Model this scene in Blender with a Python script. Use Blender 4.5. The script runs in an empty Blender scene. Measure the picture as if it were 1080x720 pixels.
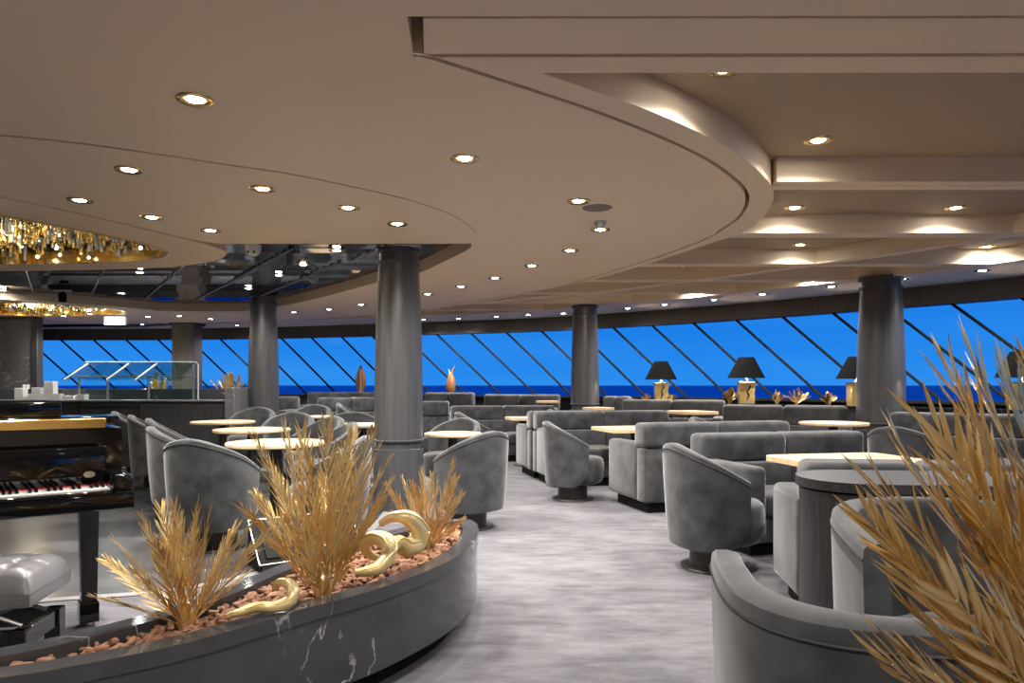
import bpy, bmesh, math, random
from math import sin, cos, pi, radians as R
from mathutils import Vector, Matrix
from mathutils.geometry import tessellate_polygon

rnd = random.Random(7)
SC = bpy.context.scene
COL = SC.collection
F, HZ, EYE = 740.0, 406.0, 1.2          # focal length in px (1080 wide), horizon row, eye height

# ---------------------------------------------------------------- camera, sky, exposure
cd = bpy.data.cameras.new('camera'); cam = bpy.data.objects.new('camera', cd); COL.objects.link(cam)
cam.location = (0, 0, EYE); cam.rotation_euler = (R(90), 0, 0)
cd.sensor_width = 36; cd.lens = 36 * F / 1080; cd.shift_y = (HZ - 360) / 1080
cd.clip_start = .05; cd.clip_end = 200000
SC.camera = cam
SC.view_settings.view_transform = 'Standard'; SC.view_settings.look = 'None'
SC.view_settings.gamma = 1; SC.view_settings.use_curve_mapping = False
SC.view_settings.exposure = 0.36
SC.cycles.max_bounces = 8; SC.cycles.diffuse_bounces = 4; SC.cycles.glossy_bounces = 4
SC.cycles.transparent_max_bounces = 12; SC.cycles.transmission_bounces = 6
SC.cycles.caustics_reflective = False; SC.cycles.caustics_refractive = False
SC.cycles.sample_clamp_indirect = 4.0
SC.cycles.use_denoising = True
SPOT_W = 96.0                            # watts of one ceiling downlight
SPOT_COL = (1.0, .94, .87)

w = bpy.data.worlds.new('sky'); SC.world = w; w.use_nodes = True
nt = w.node_tree; nt.nodes.clear()
def N(nt, t, **k):
    n = nt.nodes.new(t)
    for a, b in k.items(): setattr(n, a, b)
    return n
tc = N(nt, 'ShaderNodeTexCoord'); sp = N(nt, 'ShaderNodeSeparateXYZ'); cr = N(nt, 'ShaderNodeValToRGB')
no = N(nt, 'ShaderNodeTexNoise'); no.inputs['Scale'].default_value = 3; no.inputs['Detail'].default_value = 4
mp = N(nt, 'ShaderNodeMapping'); mp.inputs['Scale'].default_value = (1, 1, 9)
bg = N(nt, 'ShaderNodeBackground'); ow = N(nt, 'ShaderNodeOutputWorld')
mx = N(nt, 'ShaderNodeMixRGB'); mx.inputs[2].default_value = (.09, .40, .93, 1)
m2 = N(nt, 'ShaderNodeMath', operation='MULTIPLY_ADD'); m2.inputs[1].default_value = .55; m2.inputs[2].default_value = -.22; m2.use_clamp = True
L = nt.links.new
L(tc.outputs['Generated'], sp.inputs[0]); L(sp.outputs['Z'], cr.inputs[0])
L(tc.outputs['Generated'], mp.inputs[0]); L(mp.outputs[0], no.inputs['Vector']); L(no.outputs[0], m2.inputs[0])
L(cr.outputs[0], mx.inputs[1]); L(m2.outputs[0], mx.inputs[0]); L(mx.outputs[0], bg.inputs[0]); L(bg.outputs[0], ow.inputs[0])
e = cr.color_ramp.elements
e[0].position = 0.0; e[0].color = (.022, .27, .86, 1); e[1].position = .16; e[1].color = (.0, .165, .76, 1)
x_ = e.new(.6); x_.color = (0, .08, .45, 1)
bg.inputs[1].default_value = 0.78

# ---------------------------------------------------------------- materials
def mat(name, col, rough=.6, metal=0., **k):
    m = bpy.data.materials.new(name); m.use_nodes = True
    b = m.node_tree.nodes['Principled BSDF']
    b.inputs['Base Color'].default_value = (*col, 1); b.inputs['Roughness'].default_value = rough; b.inputs['Metallic'].default_value = metal
    for a, v in k.items(): b.inputs[a.replace('_', ' ')].default_value = v
    return m
def noisy(m, c1, c2, scale, stretch=(1, 1, 1), detail=5, lo=.35, hi=.65, bump=0, rough=None, coord='Object', dist=0):
    nt = m.node_tree; b = nt.nodes['Principled BSDF']; L = nt.links.new
    tc = N(nt, 'ShaderNodeTexCoord'); mp = N(nt, 'ShaderNodeMapping'); mp.inputs['Scale'].default_value = stretch
    no = N(nt, 'ShaderNodeTexNoise'); no.inputs['Scale'].default_value = scale; no.inputs['Detail'].default_value = detail; no.inputs['Distortion'].default_value = dist
    cr = N(nt, 'ShaderNodeValToRGB'); e = cr.color_ramp.elements
    e[0].position = lo; e[0].color = (*c1, 1); e[1].position = hi; e[1].color = (*c2, 1)
    L(tc.outputs[coord], mp.inputs[0]); L(mp.outputs[0], no.inputs['Vector']); L(no.outputs[0], cr.inputs[0]); L(cr.outputs[0], b.inputs['Base Color'])
    if bump:
        bp = N(nt, 'ShaderNodeBump'); bp.inputs['Strength'].default_value = bump; bp.inputs['Distance'].default_value = .01
        L(no.outputs[0], bp.inputs['Height']); L(bp.outputs[0], b.inputs['Normal'])
    return m
def emit(name, col, s):
    m = bpy.data.materials.new(name); m.use_nodes = True; nt = m.node_tree; nt.nodes.clear()
    e = N(nt, 'ShaderNodeEmission'); e.inputs[0].default_value = (*col, 1); e.inputs[1].default_value = s
    o = N(nt, 'ShaderNodeOutputMaterial'); nt.links.new(e.outputs[0], o.inputs[0]); return m
def thin_glass(name, tint, refl=.06):
    m = bpy.data.materials.new(name); m.use_nodes = True; nt = m.node_tree; nt.nodes.clear()
    t = N(nt, 'ShaderNodeBsdfTransparent'); t.inputs[0].default_value = (*tint, 1)
    g = N(nt, 'ShaderNodeBsdfGlossy'); g.inputs['Roughness'].default_value = .02
    f = N(nt, 'ShaderNodeMath'); f.operation = 'MULTIPLY'; lw = N(nt, 'ShaderNodeLayerWeight'); lw.inputs[0].default_value = .25
    f.inputs[1].default_value = refl; mx = N(nt, 'ShaderNodeMixShader'); o = N(nt, 'ShaderNodeOutputMaterial')
    L = nt.links.new; L(lw.outputs['Fresnel'], f.inputs[0]); L(f.outputs[0], mx.inputs[0]); L(t.outputs[0], mx.inputs[1]); L(g.outputs[0], mx.inputs[2]); L(mx.outputs[0], o.inputs[0])
    return m
def veins(m, base, base2, vein, scale=2.2, width=.012, amount=.75):
    nt = m.node_tree; b = nt.nodes['Principled BSDF']; L = nt.links.new
    tc = N(nt, 'ShaderNodeTexCoord'); n1 = N(nt, 'ShaderNodeTexNoise'); n1.inputs['Scale'].default_value = scale; n1.inputs['Detail'].default_value = 8; n1.inputs['Distortion'].default_value = .8
    s = N(nt, 'ShaderNodeMath', operation='SUBTRACT'); s.inputs[1].default_value = .5
    a = N(nt, 'ShaderNodeMath', operation='ABSOLUTE')
    c = N(nt, 'ShaderNodeValToRGB'); e = c.color_ramp.elements; e[0].position = 0; e[0].color = (1, 1, 1, 1); e[1].position = width; e[1].color = (0, 0, 0, 1)
    n2 = N(nt, 'ShaderNodeTexNoise'); n2.inputs['Scale'].default_value = scale * 1.7; n2.inputs['Detail'].default_value = 3
    c2 = N(nt, 'ShaderNodeValToRGB'); e = c2.color_ramp.elements; e[0].position = .52; e[0].color = (0, 0, 0, 1); e[1].position = .66; e[1].color = (amount,) * 3 + (1,)
    mu = N(nt, 'ShaderNodeMath', operation='MULTIPLY')
    n3 = N(nt, 'ShaderNodeTexNoise'); n3.inputs['Scale'].default_value = scale * 4; n3.inputs['Detail'].default_value = 6
    c3 = N(nt, 'ShaderNodeMixRGB'); c3.inputs[1].default_value = (*base, 1); c3.inputs[2].default_value = (*base2, 1)
    mxx = N(nt, 'ShaderNodeMixRGB'); mxx.inputs[2].default_value = (*vein, 1)
    for n in (n1, n2, n3): L(tc.outputs['Object'], n.inputs['Vector'])
    L(n1.outputs[0], s.inputs[0]); L(s.outputs[0], a.inputs[0]); L(a.outputs[0], c.inputs[0]); L(n2.outputs[0], c2.inputs[0])
    L(c.outputs[0], mu.inputs[0]); L(c2.outputs[0], mu.inputs[1]); L(n3.outputs[0], c3.inputs[0]); L(c3.outputs[0], mxx.inputs[1]); L(mu.outputs[0], mxx.inputs[0])
    L(mxx.outputs[0], b.inputs['Base Color']); return m

M = {}
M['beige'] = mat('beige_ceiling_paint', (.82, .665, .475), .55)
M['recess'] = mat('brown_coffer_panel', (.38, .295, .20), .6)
M['mirror'] = mat('dark_mirror', (.20, .21, .23), .05, 1.0)
M['chrome'] = mat('chrome', (.7, .68, .64), .3, 1.0)
M['steel'] = mat('brushed_steel', (.62, .62, .6), .3, 1.0)
M['gold'] = mat('polished_gold', (.85, .60, .22), .18, 1.0)
M['leafgold'] = noisy(mat('gold_leaf_paint', (.85, .62, .26), .30, .82), (.80, .52, .17), (1.0, .84, .48), 9, lo=.3, hi=.7)
M['palegold'] = noisy(mat('pale_gold_paint', (.9, .72, .36), .34, .4), (.78, .55, .2), (.93, .78, .45), 7, lo=.3, hi=.7)
M['velvet'] = noisy(mat('grey_velvet', (.13, .134, .14), .85, 0, Sheen_Weight=.5, Sheen_Roughness=.4), (.024, .026, .030), (.074, .077, .083), 7, detail=9, lo=.34, hi=.68, bump=.08)
M['velvet_dark'] = noisy(mat('charcoal_velvet', (.05, .05, .052), .85, 0, Sheen_Weight=.2), (.035, .036, .038), (.075, .075, .077), 7, detail=7, lo=.32, hi=.7)
M['piping'] = mat('dark_piping', (.03, .032, .034), .7)
M['bronze'] = mat('dark_bronze', (.055, .05, .047), .4, .6)
M['colmetal'] = noisy(mat('dark_column_metal', (.10, .10, .102), .40, .5), (.085, .087, .093), (.125, .128, .135), 3, (6, 6, .4), lo=.3, hi=.7)
M['brownwood'] = noisy(mat('dark_brown_wood', (.06, .05, .042), .5), (.05, .041, .034), (.08, .066, .055), 6, (8, 8, .5))
M['blackwood'] = noisy(mat('charcoal_wood', (.04, .04, .042), .45), (.032, .032, .034), (.055, .055, .058), 8, (8, 8, .4))
M['oak'] = noisy(mat('pale_oak', (.70, .47, .24), .4), (.70, .48, .26), (.88, .66, .42), 5, (1, 9, 1), lo=.3, hi=.7)
M['black'] = mat('black_lacquer', (.004, .004, .0045), .05)
M['blackmat'] = mat('black_matt', (.008, .008, .008), .7, 0, Specular_IOR_Level=.15)
M['shade'] = mat('black_shade_cloth', (.003, .003, .003), .8, 0, Specular_IOR_Level=.05)
M['leather'] = mat('grey_leather', (.19, .19, .2), .3)
M['ivory'] = mat('white_key', (.82, .82, .8), .2)
M['red'] = mat('red_felt', (.5, .02, .02), .9)
M['white'] = mat('white_ceramic', (.85, .85, .84), .35)
M['marble'] = veins(mat('black_marble', (.02, .02, .022), .1), (.04, .041, .046), (.075, .077, .084), (.85, .85, .85), 2.0, .0065, .8)
M['greymarble'] = veins(mat('grey_marble', (.1, .1, .11), .3), (.07, .07, .08), (.2, .2, .21), (.7, .7, .7), 1.2, .012, .8)
M['bark'] = noisy(mat('bark', (.30, .13, .07), .8), (.13, .05, .025), (.48, .25, .14), 16, lo=.3, hi=.7)
M['soil'] = noisy(mat('bark_bed', (.15, .07, .04), .9), (.07, .03, .02), (.26, .13, .08), 30, bump=.6)
M['lampgold'] = noisy(mat('lamp_gold', (.95, .7, .25), .3, .6), (.85, .58, .16), (1.0, .82, .42), 8, lo=.3, hi=.7)
M['copper'] = noisy(mat('copper_sculpture', (.45, .2, .08), .4, .5), (.38, .15, .06), (.55, .27, .12), 4, (3, 3, .6))
M['glass'] = thin_glass('window_glass', (.97, .985, 1.0), .05)
M['guard'] = thin_glass('guard_glass', (.84, .94, .94), .5)
M['guardedge'] = mat('pale_glass_edge', (.75, .86, .85), .2)
M['lens'] = emit('lamp_lens', (1, .95, .88), 60)
M['bulb'] = emit('warm_bulb', (1, .80, .45), 14)
M['bulbw'] = emit('white_bulb', (.9, .95, 1), 14)
M['exit'] = emit('lit_sign_face', (.80, 1.0, .93), 3.0)
M['glow'] = emit('lamp_bulb_glow', (1, .8, .5), 10)

# crystal
M['crystal'] = mat('gold_crystal', (.9, .66, .25), .12, .75)
M['crystalw'] = mat('clear_crystal', (.75, .82, .88), .1, .7)
# carpet: streaky grey-lilac
def carpet():
    m = mat('lilac_grey_carpet', (.3, .28, .3), .95); nt = m.node_tree; b = nt.nodes['Principled BSDF']; L = nt.links.new
    tc = N(nt, 'ShaderNodeTexCoord'); out = []
    for sc_, st in ((2.2, (.7, 1.3, 1)), (9, (.5, 1.5, 1)), (90, (1, 1, 1))):
        mp = N(nt, 'ShaderNodeMapping'); mp.inputs['Scale'].default_value = st; mp.inputs['Rotation'].default_value = (0, 0, .12)
        n = N(nt, 'ShaderNodeTexNoise'); n.inputs['Scale'].default_value = sc_; n.inputs['Detail'].default_value = 6; n.inputs['Roughness'].default_value = .62
        L(tc.outputs['Object'], mp.inputs[0]); L(mp.outputs[0], n.inputs['Vector']); out.append(n)
    a = N(nt, 'ShaderNodeMath', operation='ADD'); L(out[0].outputs[0], a.inputs[0]); L(out[1].outputs[0], a.inputs[1])
    a2 = N(nt, 'ShaderNodeMath', operation='MULTIPLY_ADD'); a2.inputs[1].default_value = .35; L(out[2].outputs[0], a2.inputs[0]); L(a.outputs[0], a2.inputs[2])
    c = N(nt, 'ShaderNodeValToRGB'); e = c.color_ramp.elements; e[0].position = .0; e[1].position = 1
    mr = N(nt, 'ShaderNodeMapRange'); mr.inputs[1].default_value = .95; mr.inputs[2].default_value = 1.42; L(a2.outputs[0], mr.inputs[0]); L(mr.outputs[0], c.inputs[0])
    e[0].color = (.088, .086, .097, 1); e[1].color = (.190, .185, .204, 1)
    L(c.outputs[0], b.inputs['Base Color'])
    bp = N(nt, 'ShaderNodeBump'); bp.inputs['Strength'].default_value = .25; bp.inputs['Distance'].default_value = .004; L(out[2].outputs[0], bp.inputs['Height']); L(bp.outputs[0], b.inputs['Normal'])
    return m
M['carpet'] = carpet()
def tile():
    m = mat('slate_and_teal_tile', (.1, .1, .11), .2); nt = m.node_tree; b = nt.nodes['Principled BSDF']; L = nt.links.new
    tc = N(nt, 'ShaderNodeTexCoord'); v = N(nt, 'ShaderNodeTexVoronoi'); v.inputs['Scale'].default_value = 1.5
    mp = N(nt, 'ShaderNodeMapping'); mp.inputs['Scale'].default_value = (.7, 1.3, 1); L(tc.outputs['Object'], mp.inputs[0]); L(mp.outputs[0], v.inputs['Vector'])
    s = N(nt, 'ShaderNodeSeparateColor'); L(v.outputs['Color'], s.inputs[0])
    c = N(nt, 'ShaderNodeValToRGB'); c.color_ramp.interpolation = 'CONSTANT'; e = c.color_ramp.elements
    e[0].position = 0; e[0].color = (.07, .07, .078, 1); e[1].position = .3; e[1].color = (.11, .11, .118, 1)
    for p, q in ((.55, (.05, .05, .058, 1)), (.74, (.10, .19, .20, 1)), (.84, (.15, .15, .16, 1))): z = e.new(p); z.color = q
    L(s.outputs[0], c.inputs[0])
    n = N(nt, 'ShaderNodeTexNoise'); n.inputs['Scale'].default_value = 5; n.inputs['Detail'].default_value = 8; L(tc.outputs['Object'], n.inputs['Vector'])
    mxx = N(nt, 'ShaderNodeMixRGB', blend_type='MULTIPLY'); mxx.inputs[0].default_value = .9; L(c.outputs[0], mxx.inputs[1]); L(n.outputs[0], mxx.inputs[2]); L(mxx.outputs[0], b.inputs['Base Color'])
    return m
M['tile'] = tile()
M['strip'] = mat('pale_stone_border', (.26, .25, .26), .4)

# ---------------------------------------------------------------- helpers
def P(px, py, z):                        # picture point seen at height z -> plan point
    v = HZ - py; d = (z - EYE) * F / v; return ((px - 540) / F * d, d)
def obj(name, bm, m, parent=None, sharp=38):
    me = bpy.data.meshes.new(name); bm.normal_update(); bm.to_mesh(me); bm.free()
    for p in me.polygons: p.use_smooth = True
    me.set_sharp_from_angle(angle=R(sharp))
    o = bpy.data.objects.new(name, me); COL.objects.link(o)
    me.materials.append(M[m] if isinstance(m, str) else m)
    if parent is not None: o.parent = parent
    return o
def struct(name, bm, m, parent=None):
    o = obj(name, bm, m, parent)
    o['kind'] = 'structure'; return o
def tag(o, label, cat, group=None):
    o['label'] = label; o['category'] = cat
    if group: o['group'] = group
    return o
def thing(name, label, cat, loc=(0, 0, 0), rz=0, group=None, scale=1):
    o = bpy.data.objects.new(name, None); COL.objects.link(o); o.empty_display_size = .1
    o.location = loc; o.rotation_euler = (0, 0, rz); o.scale = (scale,) * 3
    return tag(o, label, cat, group)
def dup(root, loc, rz, label, scale=1):
    r = root.copy(); COL.objects.link(r); r.location = loc; r.rotation_euler = (0, 0, rz); r['label'] = label; r.scale = (scale,) * 3
    for ch in list(root.children):
        c = ch.copy(); COL.objects.link(c); c.parent = r
        for g in ch.children:
            q = g.copy(); COL.objects.link(q); q.parent = c
    return r
def BM(): return bmesh.new()
def merge(bm, t, mtx=None):
    if mtx is not None: bmesh.ops.transform(t, matrix=mtx, verts=t.verts)
    vs = [bm.verts.new(v.co) for v in t.verts]
    t.verts.index_update()
    for f in t.faces: bm.faces.new([vs[v.index] for v in f.verts])
    t.free(); return vs
def box(bm, lo, hi, r=0, seg=2, mtx=None):
    t = bmesh.new(); bmesh.ops.create_cube(t, size=1)
    c = [(a + b) / 2 for a, b in zip(lo, hi)]; s = [abs(b - a) for a, b in zip(lo, hi)]
    for v in t.verts: v.co = Vector((c[0] + v.co.x * s[0], c[1] + v.co.y * s[1], c[2] + v.co.z * s[2]))
    if r: bmesh.ops.bevel(t, geom=t.edges[:], offset=min(r, min(s) * .49), segments=seg, affect='EDGES', profile=.5)
    merge(bm, t, mtx)
def lathe(bm, prof, seg=32, c=(0, 0), sx=1, sy=1):
    rings = []
    for r, z in prof:
        if r < 1e-6: rings.append([bm.verts.new((c[0], c[1], z))])
        else: rings.append([bm.verts.new((c[0] + r * sx * cos(2 * pi * i / seg), c[1] + r * sy * sin(2 * pi * i / seg), z)) for i in range(seg)])
    for a, b in zip(rings, rings[1:]):
        for i in range(seg):
            j = (i + 1) % seg
            if len(a) == 1 and len(b) == 1: continue
            if len(a) == 1: bm.faces.new((a[0], b[j], b[i]))
            elif len(b) == 1: bm.faces.new((a[i], a[j], b[0]))
            else: bm.faces.new((a[i], a[j], b[j], b[i]))
    bmesh.ops.recalc_face_normals(bm, faces=bm.faces)
def tube(bm, pts, rad, seg=8, cap=True, flat=None):
    pts = [Vector(p) for p in pts]; n = len(pts)
    if not hasattr(rad, '__len__'): rad = [rad] * n
    up = Vector((0, 0, 1)); rings = []; prev = None
    for i, p in enumerate(pts):
        t = (pts[min(i + 1, n - 1)] - pts[max(i - 1, 0)]).normalized()
        if prev is None:
            a = t.cross(up)
            if a.length < 1e-3: a = t.cross(Vector((1, 0, 0)))
            a.normalize()
        else:
            a = (prev - t * prev.dot(t)).normalized()
        prev = a; b = t.cross(a)
        rings.append([bm.verts.new(p + (a * cos(2 * pi * k / seg) + b * sin(2 * pi * k / seg)) * rad[i]) for k in range(seg)])
    for A, B in zip(rings, rings[1:]):
        for k in range(seg): bm.faces.new((A[k], A[(k + 1) % seg], B[(k + 1) % seg], B[k]))
    if cap:
        bm.faces.new(rings[0][::-1]); bm.faces.new(rings[-1])
def catmull(pts, n=8):
    out = []; Q = [pts[0]] + list(pts) + [pts[-1]]
    for i in range(1, len(Q) - 2):
        p0, p1, p2, p3 = (Vector(q) for q in Q[i - 1:i + 3])
        for k in range(n):
            t = k / n
            out.append(.5 * ((2 * p1) + (p2 - p0) * t + (2 * p0 - 5 * p1 + 4 * p2 - p3) * t * t + (3 * p1 - p0 - 3 * p2 + p3) * t ** 3))
    out.append(Vector(Q[-2])); return out
def offset(pts, d):                      # d>0 : to the right of the travelling direction
    out = []; n = len(pts)
    for i, p in enumerate(pts):
        t = (Vector(pts[min(i + 1, n - 1)]) - Vector(pts[max(i - 1, 0)])).normalized()
        out.append(Vector((p[0] + t.y * d, p[1] - t.x * d)))
    return out
def prism(bm, outer, z0, z1, holes=(), top=True):
    loops = [[Vector((p[0], p[1], 0)) for p in l] for l in [outer, *holes]]
    tris = tessellate_polygon(loops)
    flat = [p for l in loops for p in l]
    lo = [bm.verts.new((p.x, p.y, z0)) for p in flat]; hi = [bm.verts.new((p.x, p.y, z1)) for p in flat]
    for a, b, c in tris:
        try:
            bm.faces.new((lo[a], lo[b], lo[c]))
            if top: bm.faces.new((hi[a], hi[c], hi[b]))
        except ValueError: pass
    k = 0
    for l in loops:
        n = len(l)
        for i in range(n):
            a, b = k + i, k + (i + 1) % n
            try: bm.faces.new((lo[a], lo[b], hi[b], hi[a]))
            except ValueError: pass
        k += n
    bmesh.ops.recalc_face_normals(bm, faces=bm.faces)
def strip(bm, A, B, z0, z1):             # solid band between two plan curves of equal length
    prism_pts = [(Vector((*a[:2], z)), Vector((*b[:2], z))) for z in (z0, z1) for a, b in zip(A, B)]
    n = len(A); v = [(bm.verts.new(a), bm.verts.new(b)) for a, b in prism_pts]
    for i in range(n - 1):
        l, l2, h, h2 = v[i], v[i + 1], v[n + i], v[n + i + 1]
        bm.faces.new((l[0], l2[0], l2[1], l[1])); bm.faces.new((h[0], h[1], h2[1], h2[0]))
        bm.faces.new((l[0], h[0], h2[0], l2[0])); bm.faces.new((l[1], l2[1], h2[1], h[1]))
    for i in (0, n - 1):
        l, h = v[i], v[n + i]; bm.faces.new((l[0], l[1], h[1], h[0]))
    bmesh.ops.recalc_face_normals(bm, faces=bm.faces)
ORD = 'first second third fourth fifth sixth seventh eighth ninth tenth eleventh twelfth thirteenth fourteenth fifteenth sixteenth'.split()

# ---------------------------------------------------------------- the shell
ZC, ZR = 2.5, 2.665                      # underside of ceiling and beams; coffer panels
W = catmull([(-13.5, 16.3), (-11, 16.3), (-8, 16.2), (-5.1, 15.7), (-1.9, 14.6), (.4, 13.7), (2.3, 12.4), (3.4, 11.5), (4.9, 9.9), (6.1, 8.4), (6.95, 6.9), (7.7, 5.0), (8.2, 3), (8.4, 0), (8.4, -3.5)], 8)

bm = BM(); prism(bm, [(p.x, p.y) for p in W] + [(-13.5, -3.5)], -.1, 0); struct('floor', bm, 'carpet')
tl = catmull([(-9.5, 3.4), (-4.2, 3.55), (-2.57, 3.95), (-1.9, 4.2), (-1.45, 4.9), (-1.2, 6.0), (-1.5, 8.0), (-3, 9.6), (-6, 10.2), (-9.5, 10.2)], 6)
bm = BM(); prism(bm, tl, .0005, .004); struct('floor_tile', bm, 'tile')
bm = BM(); strip(bm, tl[:-6], offset(tl, .07)[:-6], .0005, .006); struct('trim_1', bm, 'strip')
bm = BM(); strip(bm, W, offset(W, -.12), 0, .98); struct('wall_front', bm, 'blackwood')
bm = BM(); strip(bm, offset(W, -.1), offset(W, .22), .96, .995); struct('trim_2', bm, 'blackmat')      # window sill
bm = BM(); strip(bm, offset(W, -.14), offset(W, .05), 2.245, 2.52); struct('trim_3', bm, 'brownwood')  # window head
bm = BM(); box(bm, (-13.6, -3.5, 0), (-13.5, 16.3, 2.9)); struct('wall_left', bm, 'beige')
bm = BM(); box(bm, (-13.5, -3.6, 0), (8.4, -3.5, 2.9)); struct('wall_back', bm, 'beige')
# windows: raked mullions, one pane per bay
cum = [0]
for a, b in zip(W, W[1:]): cum.append(cum[-1] + (b - a).length)
def along(s):
    s = max(0, min(cum[-1] - 1e-4, s)); i = max(k for k in range(len(cum)) if cum[k] <= s); i = min(i, len(W) - 2)
    return W[i].lerp(W[i + 1], (s - cum[i]) / (cum[i + 1] - cum[i]))
ZT, ZB, SH = 2.25, .99, 1.42
s0 = min(range(len(W)), key=lambda i: abs(W[i].x - 6.05) + abs(W[i].y - 8.5)); s_ref = cum[s0]
SP = .765; k0 = int(s_ref // SP); i_w = 1
s = s_ref - k0 * SP - SP
while s < s_ref + 6 * SP:
    bm = BM(); rows = []
    for j in range(7):
        u = j / 6; z = ZT + (ZB - ZT) * u
        a, b = along(s + SH * u), along(s + SP + SH * u); m_ = along(s + SP / 2 + SH * u)
        rows.append([bm.verts.new((q.x, q.y, z)) for q in (a, m_, b)])
    for ra, rb in zip(rows, rows[1:]):
        for c in range(2): bm.faces.new((ra[c], ra[c + 1], rb[c + 1], rb[c]))
    pane = struct('window_%d' % i_w, bm, 'glass')
    bm = BM(); tube(bm, [(*along(s + SH * j / 6), ZT + (ZB - ZT) * j / 6) for j in range(7)], .021, 6)
    struct('mullion', bm, 'blackmat', pane)
    s += SP; i_w += 1
# sea far below the deck
bm = BM(); vs = [bm.verts.new(p) for p in ((-60000, 40, -35), (60000, 40, -35), (60000, 60000, -35), (-60000, 60000, -35))]; bm.faces.new(vs)
sea = mat('sea_water', (.0, .16, .62), .55); o = struct('ground_sea', bm, noisy(sea, (.002, .15, .50), (.004, .19, .60), .0008, (1, 4, 1)))

# ceiling panels
def C(px, py, z=ZC): return P(px, py, z)
Apx = [(450, 61.7), (540, 90), (627, 118.9), (693, 144.7), (738, 165.6), (765.6, 183.6), (782, 199), (786, 212.8), (779.4, 226.7), (765.6, 238), (743, 251.7), (711, 264.4), (678, 275.6), (633, 289.4), (583, 303.3), (500, 317), (430, 326), (340, 335)]
A = catmull([(-.39, 2.79)] + [C(*p) for p in Apx] + [(-6.2, 14.6), (-9, 15.6)], 6)
A2px = [(571, 77), (624, 95), (680, 115), (727, 135), (777, 161), (808.6, 189), (815.5, 202), (814, 215.6), (801.7, 232), (782, 245.5), (743, 258.6), (678, 279.7), (622, 296), (569, 307), (490, 321), (425, 329)]
A2 = catmull([C(*p) for p in A2px] + [(-4.3, 14.1), (-6.5, 14.9), (-9, 15.9)], 6)
Bf = [(-.37, 6.46), (-.43, 6.75), (-.77, 7.5), (-1.12, 8.2), (-1.75, 8.95), (-2.75, 10.3), (-3.9, 11.65), (-4.8, 12.35), (-6.2, 12.3)]
rimB = [tuple(p) for p in catmull(Bf, 5)] + [(-6.3, 12.0), (-6.9, 11.3), (-7.75, 10.6), (-8.9, 9.95), (-10.2, 9.6)]
Cfr = catmull([(-2.70, 6.46), (-2.84, 6.3), (-3.0, 5.95), (-3.175, 5.53), (-3.34, 5.17), (-3.55, 4.8), (-4.0, 4.25), (-4.8, 3.75), (-6, 3.5), (-10.2, 3.4)], 5)
hole = rimB + [(p.x, p.y) for p in reversed(Cfr)]
chan = [(p.x, p.y) for p in catmull([(-8.2, 10.95), (-7.55, 11.1), (-7.0, 11.55), (-6.75, 12.1), (-7.0, 12.7), (-7.8, 13.0), (-8.8, 13.05), (-9.8, 12.7), (-10, 11.8), (-9.3, 11.1), (-8.2, 10.95)], 4)][:-1]
main = [(8.3, -3.4), (8.3, 2.455), (-.37, 2.475)] + [(p.x, p.y) for p in A] + [(-13.4, 16.1), (-13.4, -3.4)]
# inner slit (B) as a real gap: main panel stops at B, inner panel starts 2.2 cm inside
Bpx = [(0, 141.6), (89, 151), (160, 161), (240, 173), (300, 181.8), (366.7, 195.1), (433, 210.7), (478, 226.7), (497, 239.5), (503, 249)]
Bc = catmull([(-9, 2.75), (-5.4, 3.08), (-4.2, 3.28), (-3.35, 3.45)] + [C(*p) for p in Bpx] + [(-.385, 6.46)], 6)
# main split by B: outer part has the hole bounded by Bc + rimB, inner part lies between Bi and Cfr
hole_out = [(p.x, p.y) for p in Bc] + rimB[1:] + [(-10.2, 2.75)]
bm = BM(); prism(bm, main, ZC, ZC + .14, [hole_out, chan]); struct('ceiling', bm, 'beige')
inner = [(p.x, p.y + (.036 if p.y < 6.2 else 0)) for p in Bc][2:-1] + [(-.40, 6.46)] + [(p.x, p.y) for p in Cfr][:-3] + [(-8.6, 3.30)]
bm = BM(); prism(bm, inner, ZC + .001, ZC + .13); struct('ceiling_inner', bm, 'beige')
Cd = catmull([(-9.5, 3.46), (-6, 3.53), (-4.82, 3.78), (-4.03, 4.28), (-3.58, 4.83), (-3.37, 5.2), (-3.205, 5.56), (-3.03, 5.98), (-2.87, 6.35), (-2.80, 6.65), (-2.84, 6.98), (-3.22, 7.43), (-4.1, 7.82), (-5.8, 8.0), (-9.5, 8.0)], 6)
Ch = [(p.x, p.y) for p in catmull([(-3.34, 6.82), (-3.36, 6.5), (-3.48, 6.15), (-3.66, 5.78), (-3.92, 5.34), (-4.3, 5.0), (-4.9, 4.75), (-5.8, 4.75), (-6.6, 5.2), (-6.9, 6.0), (-6.7, 6.9), (-6.0, 7.4), (-5.4, 7.5), (-4.7, 7.45), (-4.0, 7.32), (-3.55, 7.1), (-3.34, 6.82)], 5)][:-1]
bm = BM(); prism(bm, [(p.x, p.y) for p in Cd], ZC, ZC + .06, [Ch]); struct('ceiling_disc', bm, 'beige')
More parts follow.
